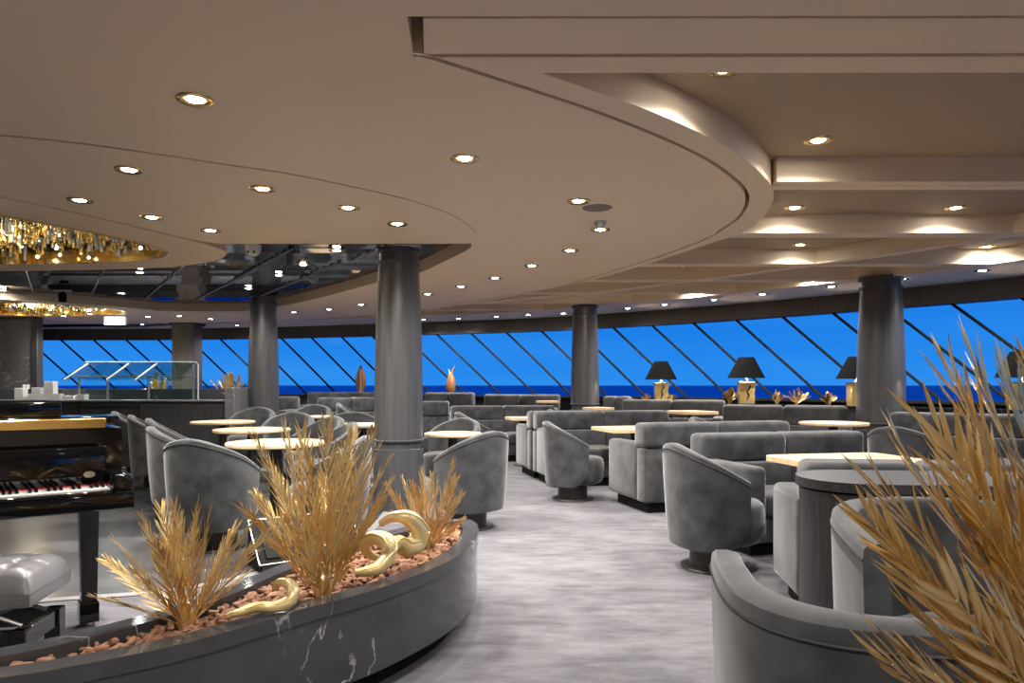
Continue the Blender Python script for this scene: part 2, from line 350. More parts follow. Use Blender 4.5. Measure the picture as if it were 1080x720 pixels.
# mirror slats across the opening, each tipped a touch
bm = BM(); y = 3.3; k = 0
while y < 12.6:
    t = -rnd.uniform(.016, .03); dz = rnd.uniform(.025, .032); x = -11.2
    a = [bm.verts.new(p) for p in ((-11.2, y, ZC + .131 + dz), (-.1, y, ZC + .131 + dz + rnd.uniform(-.006, .006)), (-.1, y + .20, ZC + .131 + dz + t), (-11.2, y + .20, ZC + .131 + dz + t))]
    b = [bm.verts.new(v.co + Vector((0, 0, .02))) for v in a]
    bm.faces.new(a[::-1]); bm.faces.new(b)
    for i in range(4): bm.faces.new((a[i], a[(i + 1) % 4], b[(i + 1) % 4], b[i]))
    y += .205
struct('ceiling_mirror', bm, 'mirror')
for q in [((27, 283), (35, 308)), ((111, 281), (97, 310)), ((199, 276), (152, 316)), ((272, 284), (205, 317)), ((308, 263), (245, 296)), ((360, 277), (265, 316)), ((416, 257), (372, 274))]:
    (xa, ya), (xb, yb) = (P(*p, ZC + .118) for p in q)
    bm = BM(); tube(bm, [(xa, ya, ZC + .118), (xb, yb, ZC + .118)], .012, 6); struct('trim_4', bm, 'strip')
# front band between the two straight slits, then ring panel round the big disc with its fascia
bm = BM(); prism(bm, [(8.3, 2.485), (8.3, 2.735), (-.345, 2.755), (-.315, 2.49)], ZC, ZC + .1); struct('ceiling_band', bm, 'beige')
Ao = offset(A, .028)                     # A runs front -> far with the disc on its left
ring = [(8.3, 2.76), (8.3, 2.905)] + [(p.x, p.y) for p in A2] + [(p.x, p.y) for p in reversed(Ao[3:])] + [(-.28, 2.785)]
bm = BM(); prism(bm, ring, ZC, ZR); struct('ceiling_ring', bm, 'beige')
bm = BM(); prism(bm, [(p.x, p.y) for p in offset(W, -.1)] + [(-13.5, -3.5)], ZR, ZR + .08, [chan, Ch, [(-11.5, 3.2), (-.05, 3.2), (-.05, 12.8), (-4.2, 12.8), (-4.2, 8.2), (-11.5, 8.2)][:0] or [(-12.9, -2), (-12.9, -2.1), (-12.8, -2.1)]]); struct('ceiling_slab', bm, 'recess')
bm = BM(); strip(bm, W, offset(W, 1.28), ZC, ZR); struct('ceiling_soffit', bm, 'beige')
bm = BM(); a = offset(W, 2.62); strip(bm, a[20:-6], offset(W, 2.76)[20:-6], ZC + .004, ZR); struct('ceiling_beam_curved', bm, 'beige')
def wall_x(y):                           # where the soffit starts at depth y (right-hand side)
    S = offset(W, 1.2); return max(p.x for p in S if abs(p.y - y) < .7)
for k, (y, x0) in enumerate([(4.6, 1.7), (6.12, 1.35), (7.65, .9), (8.8, .4), (10.0, -.4), (11.2, -1.3), (12.2, -2.0)]):
    bm = BM(); x1 = wall_x(y)
    box(bm, (x0, y - .095, ZC + .006), (x1, y - .008, ZR)); box(bm, (x0, y + .008, ZC + .006), (x1, y + .095, ZR)); box(bm, (x0, y - .02, ZC + .02), (x1, y + .02, ZR))
    struct('ceiling_beam_straight', bm, 'beige')

# columns
def column(px, d, r, zring, ztop, label, zbase=0):
    t = thing('column', label, 'column', ((px - 540) / F * d, d, zbase)); t['kind'] = 'structure'
    bm = BM(); lathe(bm, [(r * 1.03, 0), (r * 1.03, zring - .035 - zbase), (r * 1.0, zring - .03 - zbase)], 40); obj('plinth', bm, 'colmetal', t)
    zr2 = zring + .04 - zbase
    bm = BM(); lathe(bm, [(r * .93, zring - .04 - zbase), (r * .93, zr2), (r * 1.04, zr2), (r * 1.04, zr2 + .015), (r, zr2 + .02), (r * .985, 1.3 - zbase), (r * .94, 1.8 - zbase), (r * .86, 2.25 - zbase), (r * .83, ztop - .13 - zbase)], 40); obj('shaft', bm, 'colmetal', t)
    bm = BM(); lathe(bm, [(r * .83, ztop - .135 - zbase), (r * .90, ztop - .13 - zbase), (r * .90, ztop - .105 - zbase), (r * .80, ztop - .1 - zbase), (r * .80, ztop - .02 - zbase), (r * .93, ztop - .015 - zbase), (r * .93, ztop + .02 - zbase)], 40); obj('collar', bm, 'colmetal', t)
column(420.5, 6.85, .235, .62, 2.5, 'thick dark grey round column behind the tallest gold palm')
column(278, 11.3, .24, .70, 2.62, 'brownish grey round column behind the dining tables, beside the buffet')
column(617, 11.6, .235, .84, 2.49, 'distant grey round column standing left of the first black-shaded lamp', .0)
column(929, 8.6, .275, .69, 2.5, 'grey round column in front of a lamp on the right, bright window behind')
def pier(label, x0, x1, y0, y1, m, side=None):
    t = thing('pier', label, 'pillar', ((x0 + x1) / 2, (y0 + y1) / 2, 0)); t['kind'] = 'structure'; a, b = (x1 - x0) / 2, (y1 - y0) / 2
    bm = BM(); box(bm, (-a, -b, 0), (a, b, 2.52), .006, 1); obj('shaft', bm, m, t)
    bm = BM(); box(bm, (-a - .05, -b - .05, 2.45), (a + .05, b + .05, 2.53)); obj('cap', bm, 'brownwood', t)
    if side: bm = BM(); box(bm, (a - .02, -b - .012, 0), (a + .1, b, 2.5), .004, 1); obj('edge_strip', bm, side, t)
pier('square dark wood pillar in front of the far windows behind the buffet', -7.08, -6.62, 14.6, 15.0, 'brownwood')
pier('grey veined marble pillar at the left edge behind the white risers', -10.6, -9.16, 13.4, 13.56, 'greymarble', 'blackwood')

# ---------------------------------------------------------------- lights in the ceiling
def bulb_light(W_, col=SPOT_COL):
    l = bpy.data.lights.new('spot_light', 'SPOT'); l.energy = W_; l.color = col; l.spot_size = R(150); l.spot_blend = .85; l.shadow_soft_size = .04
    return l
def make_downlight(z):
    t = thing('downlight', '', 'downlight', (0, 0, z), 0, 'ceiling downlights')
    bm = BM(); lathe(bm, [(.048, .004), (.056, -.006), (.074, -.009), (.082, -.005), (.084, .0)], 24); obj('trim_ring', bm, 'gold', t)
    bm = BM(); lathe(bm, [(0, -.004), (.036, -.004), (.04, -.001)], 20); obj('lens', bm, 'lens', t)
    lo = bpy.data.objects.new('spot_light', LD); COL.objects.link(lo); lo.parent = t; lo.location = (0, 0, -.03)
    return t
LD = bulb_light(SPOT_W)
DL = None
rows = [
 (ZC, 'on the big beige ceiling nearest the camera', [(206, 105), (490, 167), (610, 212)]),
 (ZC, 'inside the thin curved slit of the ceiling', [(84, 211), (136, 179), (160, 229), (222, 243), (277, 199), (367, 219), (419, 236)]),
 (ZC, 'along the beige disc edge by the coffers', [(310, 329), (347, 326), (381, 321), (451, 310), (486, 302), (522, 293), (561, 280), (601, 264), (633, 242)]),
 (ZR, 'in the two nearest dark coffers', [(764, 73), (863, 148)]),
 (ZR, 'in the second row of dark coffers', [(838, 219), (1008, 219)]),
 (ZR, 'in the third and fourth rows of coffers', [(719, 282), (844, 258), (1041, 260)]),
 (ZR, 'in the small far coffers', [(615, 299), (639, 313), (731, 301), (860, 285)]),
 (ZC, 'along the outer soffit above the windows', [(447, 340), (483, 339), (523, 337), (557, 334), (594, 331.5), (662, 325), (701, 321), (753, 316), (804, 310), (877, 302), (951, 294), (1036, 285)]),
 (ZC + .118, 'set in the dark mirrored ceiling', [(3, 306), (128, 309), (147, 287), (262, 304), (294, 290), (320, 279), (355, 264)]),
 (ZC, 'on the far ceiling over the buffet', [(67, 333), (95, 331), (150, 342), (156, 334), (189, 333), (222, 336), (250, 344)]),
]
def clear_of_wall(x, y):                 # keep a lamp at least half a metre inside the window head
    while min((Vector((x, y)) - q).length for q in W) < .55: x *= .985; y *= .985
    return x, y
for z, ph, pts in rows:
    pts = sorted(pts)
    for i, p in enumerate(pts):
        x, y = clear_of_wall(*P(*p, z)); lab = ('%s round downlight from the left %s' % (ORD[i], ph))
        if DL is None: DL = make_downlight(z); DL.location = (x, y, z); DL['label'] = lab
        else: dup(DL, (x, y, z), 0, lab)
# the same lamps go on over the part of the room behind and beside the camera
bk = bulb_light(SPOT_W)
for i, (x, y) in enumerate([(-4.2, 2.2), (-.6, .6), (1.6, 1.0), (3.6, 1.6), (5.6, 2.2), (-4.6, .2), (-1.4, -1.2), (1.6, -1.2), (4.6, -.8), (5.8, 4.2), (-6.5, 1.5), (3.2, -2.2)]):
    dup(DL, (x, y, ZC), 0, '%s downlight of the ceiling out of view behind the camera' % ORD[i])

# chandelier set into the disc; a second, further one
def chandelier(outline, label, seed, n):
    r_ = random.Random(seed)
    cx = sum(p[0] for p in outline) / len(outline); cy = sum(p[1] for p in outline) / len(outline)
    t = thing('chandelier', label, 'chandelier', (cx, cy, ZC)); L_ = [(p[0] - cx, p[1] - cy) for p in outline]
    big = [(a * 1.0, b * 1.0) for a, b in L_]; sm = [(a * .985, b * .985) for a, b in L_]
    bm = BM(); strip(bm, big + [big[0]], sm + [sm[0]], -.012, .30); obj('rim', bm, 'gold', t)
    bm = BM(); prism(bm, [(a * 1.02, b * 1.02) for a, b in L_], .30, .32); obj('back_plate', bm, 'mirror', t)
    def inside():
        while 1:
            q = r_.choice(L_); k = math.sqrt(r_.random()) * .95
            return q[0] * k, q[1] * k
    for nm, mt, cnt in (('gold_crystal_curtain', 'crystal', n), ('clear_crystal_curtain', 'crystalw', n // 2)):
        bm = BM()
        for _ in range(cnt):
            x, y = inside(); h = r_.uniform(.05, .2); z = r_.uniform(.0, .29 - h); s_ = r_.uniform(.008, .02)
            box(bm, (x - s_, y - s_, z), (x + s_, y + s_, z + h), s_ * .4, 1, None)
        o = obj(nm, bm, mt, t); o['kind'] = 'stuff'
    for i in range(46):
        x, y = inside(); bm = BM(); bmesh.ops.create_icosphere(bm, subdivisions=1, radius=r_.uniform(.012, .022), matrix=Matrix.Translation((x, y, r_.uniform(.03, .2))))
        obj('bulb', bm, 'bulb' if r_.random() < .6 else 'bulbw', t)
    l = bpy.data.lights.new('chandelier_light', 'POINT'); l.energy = 35; l.color = (1, .85, .6); l.shadow_soft_size = .2
    o = bpy.data.objects.new('chandelier_light', l); COL.objects.link(o); o.parent = t; o.location = (0, 0, .03)
    return t
chandelier(Ch, 'large gold and crystal chandelier sunk in the oval ceiling disc at left', 3, 520)
chandelier(chan, 'smaller-looking far gold chandelier in the ceiling above the marble pillar', 4, 420)

# ceiling fittings
x, y = P(630, 219, ZC); bm = BM(); lathe(bm, [(0, -.006), (.10, -.006), (.11, 0)], 32); o = obj('ceiling_speaker', bm, mat('grille_grey', (.22, .19, .16), .8)); o.location = (x, y, ZC); tag(o, 'flat round flush speaker grille beside a downlight on the beige disc', 'speaker')
x, y = P(633, 234, ZC); t = thing('smoke_detector', 'small round ceiling detector just above the downlight on the beige disc', 'detector', (x, y, ZC))
bm = BM(); lathe(bm, [(0, -.045), (.02, -.045), (.035, -.03), (.04, -.012), (.055, -.01), (.055, 0)], 20); obj('body', bm, 'steel', t)
t = thing('ceiling_camera', 'white tapered camera unit hanging from the edge of the mirrored opening', 'camera', ((267 - 540) / F * 6.52, 6.52, ZC))
bm = BM(); lathe(bm, [(0, -.105), (.03, -.10), (.06, -.075), (.07, -.05), (.074, 0)], 24); obj('housing', bm, mat('pale_grey_plastic', (.55, .55, .53), .4), t)
for sx in (-.028, .028): bm = BM(); bmesh.ops.create_icosphere(bm, subdivisions=2, radius=.011, matrix=Matrix.Translation((sx, -.055, -.072))); obj('lens', bm, 'blackmat', t)
t = thing('stage_spotlight', 'black spotlight on a white bar under the far mirrored ceiling', 'spotlight', ((66 - 540) / F * 10.2, 10.2, ZC + .13))
bm = BM(); box(bm, (-.12, -.03, -.07), (.12, .03, -.045), .005, 1); obj('bar', bm, 'white', t)
bm = BM(); lathe(bm, [(0, -.22), (.05, -.22), (.055, -.12), (.03, -.08), (.012, -.07), (.012, 0)], 20); obj('lamp_head', bm, 'blackmat', t)
t = thing('exit_sign', 'bright white-green lit sign box hanging over the buffet', 'sign', ((122 - 540) / F * 13.0, 13.0, ZC))
bm = BM(); box(bm, (-.2, -.03, -.19), (.2, .03, -.03), .01, 2); obj('housing', bm, 'white', t)
bm = BM(); box(bm, (-.19, -.034, -.182), (.19, -.03, -.038)); obj('lit_face', bm, 'exit', t)
bm = BM(); tube(bm, [(0, 0, -.03), (0, 0, 0)], .012); obj('stem', bm, 'steel', t)

# ---------------------------------------------------------------- furniture builders
def shell_bm(hw, hd, th, zb, z_back, z_arm, ang=2.15, n=40, taper=.86, zfront=.30, yshift=0, e_=2.5):
    bm = BM(); rings = []
    for i in range(n + 1):
        a = -ang + 2 * ang * i / n
        yy = -cos(a); f = (1 - cos(a)) / (1 - cos(ang))          # 0 at back, 1 at arm ends
        zt = z_back + (z_arm - z_back) * f ** .9
        g = max(0, (f - .55) / .45); zl = zb + (zfront - zb) * g * g
        prof = []
        H = zt - zl
        for u in (0, .06, .3, .7, 1): prof.append((1.0, zl + (H - th / 2) * u, (taper + (1 - taper) * min(1, ((zl + (H - th / 2) * u) - zb) / (z_back - zb)) ** .6)))
        ring = []
        def pt(o, z, k):
            ra, rb = (hw * k - o), (hd * k - o)
            ca, sa = cos(a), sin(a); q = (abs(ca) ** e_ + abs(sa) ** e_) ** (-1 / e_)
            return Vector((ra * sa * q, -rb * ca * q + yshift, z))
        for _, z, k in prof: ring.append(pt(0, z, k))
        kt = prof[-1][2]
        for s in range(1, 6):
            t_ = pi * s / 6; c_ = cos(t_); c_ = math.copysign(abs(c_) ** .6, c_); ring.append(pt(th / 2 - th / 2 * c_, zt - th / 2 + th / 2 * sin(t_) ** .6, kt))
        for _, z, k in reversed(prof): ring.append(pt(th, z, k))
        rings.append([bm.verts.new(p) for p in ring])
    m = len(rings[0])
    for A_, B_ in zip(rings, rings[1:]):
        for k in range(m): bm.faces.new((A_[k], B_[k], B_[(k + 1) % m], A_[(k + 1) % m]))
    bm.faces.new(rings[0]); bm.faces.new(rings[-1][::-1])
    bmesh.ops.recalc_face_normals(bm, faces=bm.faces)
    return bm, [r[4].co.copy() for r in rings]
def rim_piping(pts, parent, dz=-.005):
    bm = BM(); tube(bm, [Vector(p) + Vector((0, 0, dz)) for p in pts], .004, 6); obj('piping', bm, 'piping', parent)
def make_chair(label):
    t = thing('tub_chair', label, 'chair', (0, 0, 0), 0, 'grey velvet swivel tub chairs')
    b, ed = shell_bm(.335, .315, .065, .16, .825, .60, 1.86); obj('backrest', b, 'velvet', t)
    rim_piping(ed, t)
    bm = BM(); lathe(bm, [(0, .17), (.2, .17), (.235, .185), (.262, .23), (.272, .36), (.262, .42), (.235, .445), (.12, .455), (0, .455)], 36, (0, .06), 1, 1); obj('seat', bm, 'velvet', t)
    bm = BM(); lathe(bm, [(.155, .018), (.155, .17)], 28); obj('pedestal', bm, 'bronze', t)
    bm = BM(); lathe(bm, [(0, 0), (.21, 0), (.215, .008), (.21, .018), (0, .02)], 36); obj('base_disc', bm, 'bronze', t)
    return t
CH = None
def chair(x, y, r, label, s=1.0, z=0):
    global CH
    if CH is None:
        CH = make_chair(label); CH.location = (x, y, z); CH.rotation_euler = (0, 0, R(r)); CH.scale = (s,) * 3
    else: dup(CH, (x, y, z), R(r), label, s)
def lounge(x, y, r, label, w=.39, dd=.37):
    t = thing('lounge_armchair', label, 'armchair', (x, y, 0), R(r), 'broad grey lounge armchairs')
    b, ed = shell_bm(w, dd + .12, .082, .10, .80, .75, 1.92, 44, .93, .12, .09, 3.2); obj('backrest', b, 'velvet', t); rim_piping(ed, t)
    bm = BM(); lathe(bm, [(0, .1), (.26, .1), (.28, .14), (.285, .36), (.27, .42), (.22, .445), (0, .455)], 36, (0, .04)); obj('seat', bm, 'velvet', t)
    bm = BM(); lathe(bm, [(0, 0), (.25, 0), (.25, .1)], 32); obj('plinth', bm, 'bronze', t)
def sofa(pl, pr, front, label, ztop=.83, zb=0, depth=.82, arms=(1, 1), m='velvet', n=2):
    """pl, pr: plan points of the top rear/outer edge of the back, as seen from left to right; front=+1 faces away from camera, -1 faces it"""
    a, b = Vector(pl), Vector(pr); L_ = (b - a).length; ang = math.atan2(b.y - a.y, b.x - a.x); c = (a + b) / 2
    t = thing('sofa', label, 'sofa', (c.x, c.y, zb), ang + (0 if front > 0 else pi), 'grey velvet banquette sofas')
    k = (ztop - zb) / .83; h = L_ / 2; ar = .15
    bm = BM(); box(bm, (-h + .07, .06, 0), (h - .07, depth - .09, .105 * k)); obj('plinth', bm, 'blackmat', t)
    bm = BM(); box(bm, (-h, 0, .10 * k), (h, .17, .60 * k), .025, 2); obj('back_shell', bm, m, t)
    bm = BM(); box(bm, (-h + .02, .15, .10 * k), (h - .02, depth - .02, .27 * k), .02, 2); obj('seat_base', bm, m, t)
    x0 = -h + (ar if arms[0] else 0); x1 = h - (ar if arms[1] else 0)
    for i in range(n):
        u0 = x0 + (x1 - x0) * i / n + .002; u1 = x0 + (x1 - x0) * (i + 1) / n - .002
        bm = BM(); box(bm, (u0, .26, .27 * k), (u1, depth + .02, .43 * k), .05, 3); obj('seat_cushion', bm, m, t)
        bm = BM(); box(bm, (u0, .15, .40 * k), (u1, .29, .61 * k), .03, 2); obj('back_pad', bm, m, t)
        v0 = -h + 2 * h * i / n + .001; v1 = -h + 2 * h * (i + 1) / n - .001
        bm = BM(); box(bm, (v0, -.015, .60 * k), (v1, .23, .83 * k), .045, 3); obj('back_cushion', bm, m, t)
    for s_, f_ in ((-1, arms[0]), (1, arms[1])):
        if f_:
            bm = BM(); lo, hi = sorted((s_ * h, s_ * (h - ar))); box(bm, (lo, .17, .10 * k), (hi, depth, .64 * k), .04, 3); obj('armrest', bm, m, t)
    return t
def table(x, y, w, label, z=.72, round_=True, d=None, rz=0, zb=0):
    t = thing('lounge_table', label, 'table', (x, y, zb), R(rz), 'pale wood lounge tables'); z -= zb
    bm = BM()
    if round_: lathe(bm, [(0, z - .035), (w - .02, z - .035), (w, z - .025), (w, z - .004), (w - .006, z), (0, z)], 48)
    else:
        d = d or w; r = .09; pts = []
        for cx, cy, a0 in ((w - r, d - r, 0), (-w + r, d - r, 90), (-w + r, -d + r, 180), (w - r, -d + r, 270)):
            pts += [(cx + r * cos(R(a0 + q)), cy + r * sin(R(a0 + q))) for q in range(0, 91, 15)]
        prism(bm, pts, z - .035, z)
    obj('tabletop', bm, 'oak', t)
    bm = BM(); lathe(bm, [(.05, .015), (.05, z - .04), (.14, z - .036)], 20); obj('pedestal', bm, 'bronze', t)
    q = min(1, w / .4); bm = BM(); lathe(bm, [(0, 0), (.26 * q, 0), (.265 * q, .008), (.25 * q, .016), (0, .02)], 32); obj('base_disc', bm, 'bronze', t)

# ---------------------------------------------------------------- chairs
chair(1.33, 4.63, -78, 'tub chair with tall back at left, beside the round-ended dark console')
chair(.64, 7.4, -80, 'tub chair in the aisle in front of the sofa with two-part back')
chair(-.37, 5.95, 48, 'tub chair seen from behind, just past the rounded tip of the marble planter')
chair(-.5, 10.0, -70, 'far tub chair rising behind the chair at the planter tip', 1.0)
chair(-.70, 7.9, 150, 'tub chair behind the table right of the thick grey column', 1.0)
chair(3.58, 6.3, -55, 'tub chair right of the round column, behind the big gold palm', 1.02)
chair(2.4, 8.2, -125, 'pale lit tub chair between sofas below the second black-shaded lamp', 1.0)
chair(.85, 10.5, -80, 'small tub chair at the foot of the distant column', 1.02, .0)
chair(-2.20, 5.2, -14, 'largest tub chair of the left group, back turned, nearest the piano leg')
chair(-2.92, 6.3, -58, 'tub chair just behind the largest left chair, its hollow open to the right', 1.02)
chair(-3.42, 7.25, -62, 'third tub chair of the left row counting away from the piano', 1.05)
chair(-4.15, 8.25, -64, 'fourth tub chair of the left row, in front of the dark buffet front', 1.04)
chair(-4.85, 9.15, -66, 'farthest tub chair of the left row against the buffet', 1.05)
chair(-2.85, 8.85, 178, 'tub chair facing the camera across the second pale table', 1.04)
chair(-3.85, 10.3, 176, 'tub chair facing the camera across the farthest left table, by the brown column', 1.06)
chair(-1.88, 7.05, 118, 'tub chair at the far right of the nearest left table, behind the tall palm', 1.0)
chair(-2.25, 7.95, 140, 'tub chair half hidden between the first and second left tables', 1.02)
chair(-1.42, 5.5, 88, 'tub chair nearest the tall palm, facing left to the nearest table', .98)
chair(-2.2, 9.7, 12, 'tub chair with its back turned, left of the thick grey column', 1.03)
chair(-3.38, 11.7, 176, 'small far tub chair facing forward behind the little middle table', 1.06)
chair(-2.58, 11.7, -80, 'farthest tub chair with sloping back, left of the thick column', 1.1)
lounge(.885, 1.58, -12, 'broad foreground armchair with rounded outer shell at the bottom right', .41, .43)
lounge(1.42, 2.16, 168, 'broad armchair open towards the camera, half covered by gold palm leaves')

# ---------------------------------------------------------------- tables
table(-2.0, 5.95, .405, 'round pale table nearest the tall gold palm')
table(-2.85, 7.7, .405, 'round pale table, middle one of the left row')
table(-3.85, 9.35, .405, 'round pale table farthest back in the left row, near the buffet')
table(-3.1, 11.0, .25, 'small pale table beyond the left chairs, right of the brown column')
table(-1.85, 8.7, .36, 'pale table half hidden left of the thick grey column')
table(-.62, 7.36, .30, 'pale table just right of the thick grey column', .70)
table(2.28, 4.62, .45, 'square pale table in front of the near sofa, behind the console', .71, False, .42, 12)
table(1.42, 8.1, .42, 'square pale table in front of the two-part sofa, left of the near sofa', .71, False, .38, 15)
table(.16, 10.5, .22, 'pale table between the aisle sofas left of the distant column', .72, False, .3, 15)
table(2.36, 9.2, .24, 'pale table against the dark sofa under the first lamp', .86, False, .3, 20)
table(3.55, 7.75, .36, 'pale table left of the right-hand column', .79, True)
table(1.32, 10.72, .2, 'pale table just right of the distant column', .86, False, .2, 25)
table(.62, 12.1, .18, 'tiny far pale table left of the distant column', .93, False, .2, 15)
table(-2.9, 13.2, .17, 'tiny far pale table left of the thick column by the window', .97, False, .17, 10)

# ---------------------------------------------------------------- sofas
sofa((1.226, 6.5), (2.76, 6.95), 1, 'sofa with its back turned, long dark rear panel, behind the aisle chair', .845)
sofa((1.42, 5.62), (2.86, 6.0), -1, 'near sofa facing the camera behind the square table and aisle chair', .82)
sofa((1.44, 3.42), (2.55, 3.28), 1, 'sofa with its back against the dark round-ended console', .825, depth=.72)
sofa((.26, 8.95), (2.0, 9.35), -1, 'sofa with two-part back facing the camera behind the middle aisle chair', .87)
sofa((.235, 8.985), (1.12, 9.19), 1, 'sofa facing away, back to back with the middle two-part sofa', .865, n=1)
sofa((-1.02, 11.6), (.68, 11.9), -1, 'long pale sofa across the middle, left of the distant column', .86)
sofa((-1.62, 11.95), (-1.08, 11.95), 1, 'flat-backed sofa seen from behind, right of the thick column', .925, depth=.7, n=1)
sofa((-1.65, 13.7), (-.70, 13.5), -1, 'dark sofa under the horned copper sculpture', 1.06, m='velvet_dark')
sofa((-.47, 13.35), (.9, 12.95), -1, 'dark sofa at the window left of the distant column', 1.03, m='velvet_dark')
sofa((1.60, 11.72), (1.98, 11.50), -1, 'dark window sofa right of the distant column', 1.02, m='velvet_dark')
sofa((1.72, 10.75), (3.12, 10.25), -1, 'dark sofa with two-tier back under the first lamp', .985, m='velvet_dark')
sofa((2.86, 9.47), (4.26, 8.93), -1, 'dark sofa with two-tier back under the second lamp', .94, m='velvet_dark')
sofa((4.35, 8.0), (5.45, 7.1), -1, 'sofa right of the column, behind palm leaves', .90)
sofa((-3.55, 13.0), (-2.25, 13.0), -1, 'light far sofa just left of the thick column', .975)
sofa((-4.1, 14.3), (-2.6, 14.2), -1, 'farthest light sofa below the copper leaf sculpture', 1.06)
sofa((-5.6, 13.1), (-3.95, 13.1), -1, 'far sofa whose end shows right of the brown column', .99)

# console cabinet
t = thing('console_cabinet', 'dark wooden console with rounded end in the right foreground', 'cabinet', (1.245, 3.06, 0), R(-6))
def stadium(x0, x1, r, n=16): return [(x0 + r + r * cos(pi / 2 + pi * i / n), r * sin(pi / 2 + pi * i / n)) for i in range(n + 1)] + [(x1, -r), (x1, r)]
bm = BM(); prism(bm, stadium(.015, .40, .235), .02, .755); obj('curved_end', bm, 'blackwood', t)
bm = BM(); box(bm, (.40, -.215, .02), (1.6, .215, .755)); obj('body', bm, 'blackwood', t)
bm = BM(); prism(bm, stadium(0, 1.62, .25), .765, .805); obj('top', bm, 'blackwood', t)
bm = BM(); box(bm, (.42, -.221, .06), (.98, -.213, .72), .003, 1); obj('door', bm, 'blackwood', t)
bm = BM(); box(bm, (1.0, -.221, .06), (1.58, -.213, .72), .003, 1); obj('door', bm, 'blackwood', t)

# ledge behind the outer sofas, with lamps and small gold plants
lg = offset(W, .68); i0 = min(range(len(W)), key=lambda i: abs(lg[i].x - 1.2)); i1 = min(range(len(W)), key=lambda i: abs(lg[i].y - 5.6) + (0 if lg[i].x > 4 else 9))
t = thing('planter_ledge', 'long dark curved ledge behind the sofas carrying lamps and small gold plants', 'ledge', (0, 0, 0)); o0 = (0, 0)
bm = BM(); strip(bm, offset(W, .57)[i0:i1], offset(W, .79)[i0:i1], 0, .90); obj('body', bm, 'blackwood', t)
bm = BM(); strip(bm, offset(W, .55)[i0:i1], offset(W, .81)[i0:i1], .90, .925); obj('top', bm, 'blackmat', t)
def near_ledge(px):                       # where the line of sight of a column meets the ledge's middle line
    return min(lg[i0:i1], key=lambda p: abs((p.x / p.y) - (px - 540) / F))
lgf = catmull([tuple(p) for p in lg[i0:i1]], 6)
def near_ledge(px): return min(lgf, key=lambda p: abs((p.x / p.y) - (px - 540) / F))
def lamp(px, label, s=1.0):
    p = near_ledge(px)
    t = thing('table_lamp', label, 'lamp', (p.x, p.y, .925), 0, 'black and gold table lamps', s)
    bm = BM(); hs = []
    r_ = random.Random(int(px))
    for j in range(9):
        z = .30 * j / 8; w_ = (.088 + .012 * j / 8) * 1.05
        hs.append([bm.verts.new((w_ * sx * (1 + r_.uniform(-.08, .08)), w_ * .8 * sy * (1 + r_.uniform(-.1, .1)), z + (r_.uniform(0, .02) if j == 8 else 0))) for sx, sy in ((-1, -1), (0, -1.12), (1, -1), (1.1, 0), (1, 1), (0, 1.1), (-1, 1), (-1.1, 0))])
    for a, b in zip(hs, hs[1:]):
        for k in range(8): bm.faces.new((a[k], a[(k + 1) % 8], b[(k + 1) % 8], b[k]))
    bm.faces.new(hs[0][::-1]); bm.faces.new(hs[-1]); bs = obj('base', bm, 'lampgold', t, 60)
    bm = BM(); tube(bm, [(-.02, -.086, .05), (.01, -.092, .12), (-.015, -.092, .17), (.03, -.088, .24), (.005, -.09, .29)], [.004, .012, .008, .011, .004], 6); obj('crack_inlay', bm, 'blackmat', bs)
    bm = BM(); lathe(bm, [(.028, .30), (.03, .335), (.012, .34), (.012, .41)], 16); obj('neck', bm, 'white', t)
    bm = BM(); bmesh.ops.create_icosphere(bm, subdivisions=2, radius=.026, matrix=Matrix.Translation((0, 0, .43))); obj('bulb', bm, 'glow', t)
    bm = BM(); lathe(bm, [(.255, .36), (.105, .65), (.10, .65), (.25, .36)], 40); obj('lamp_shade', bm, 'shade', t)
    l = bpy.data.lights.new('bulb_light', 'POINT'); l.energy = 30; l.color = (1, .78, .5); l.shadow_soft_size = .03
    o = bpy.data.objects.new('bulb_light', l); COL.objects.link(o); o.parent = t; o.location = (0, 0, .385)
lamp(697, 'leftmost black-shaded lamp with gold block base', 1.02)
lamp(788, 'second black-shaded gold lamp from the left, fully in view', 1.06)
lamp(905, 'black-shaded gold lamp half hidden by the right column')
lamp(1077, 'black-shaded gold lamp cut by the right edge of the picture')

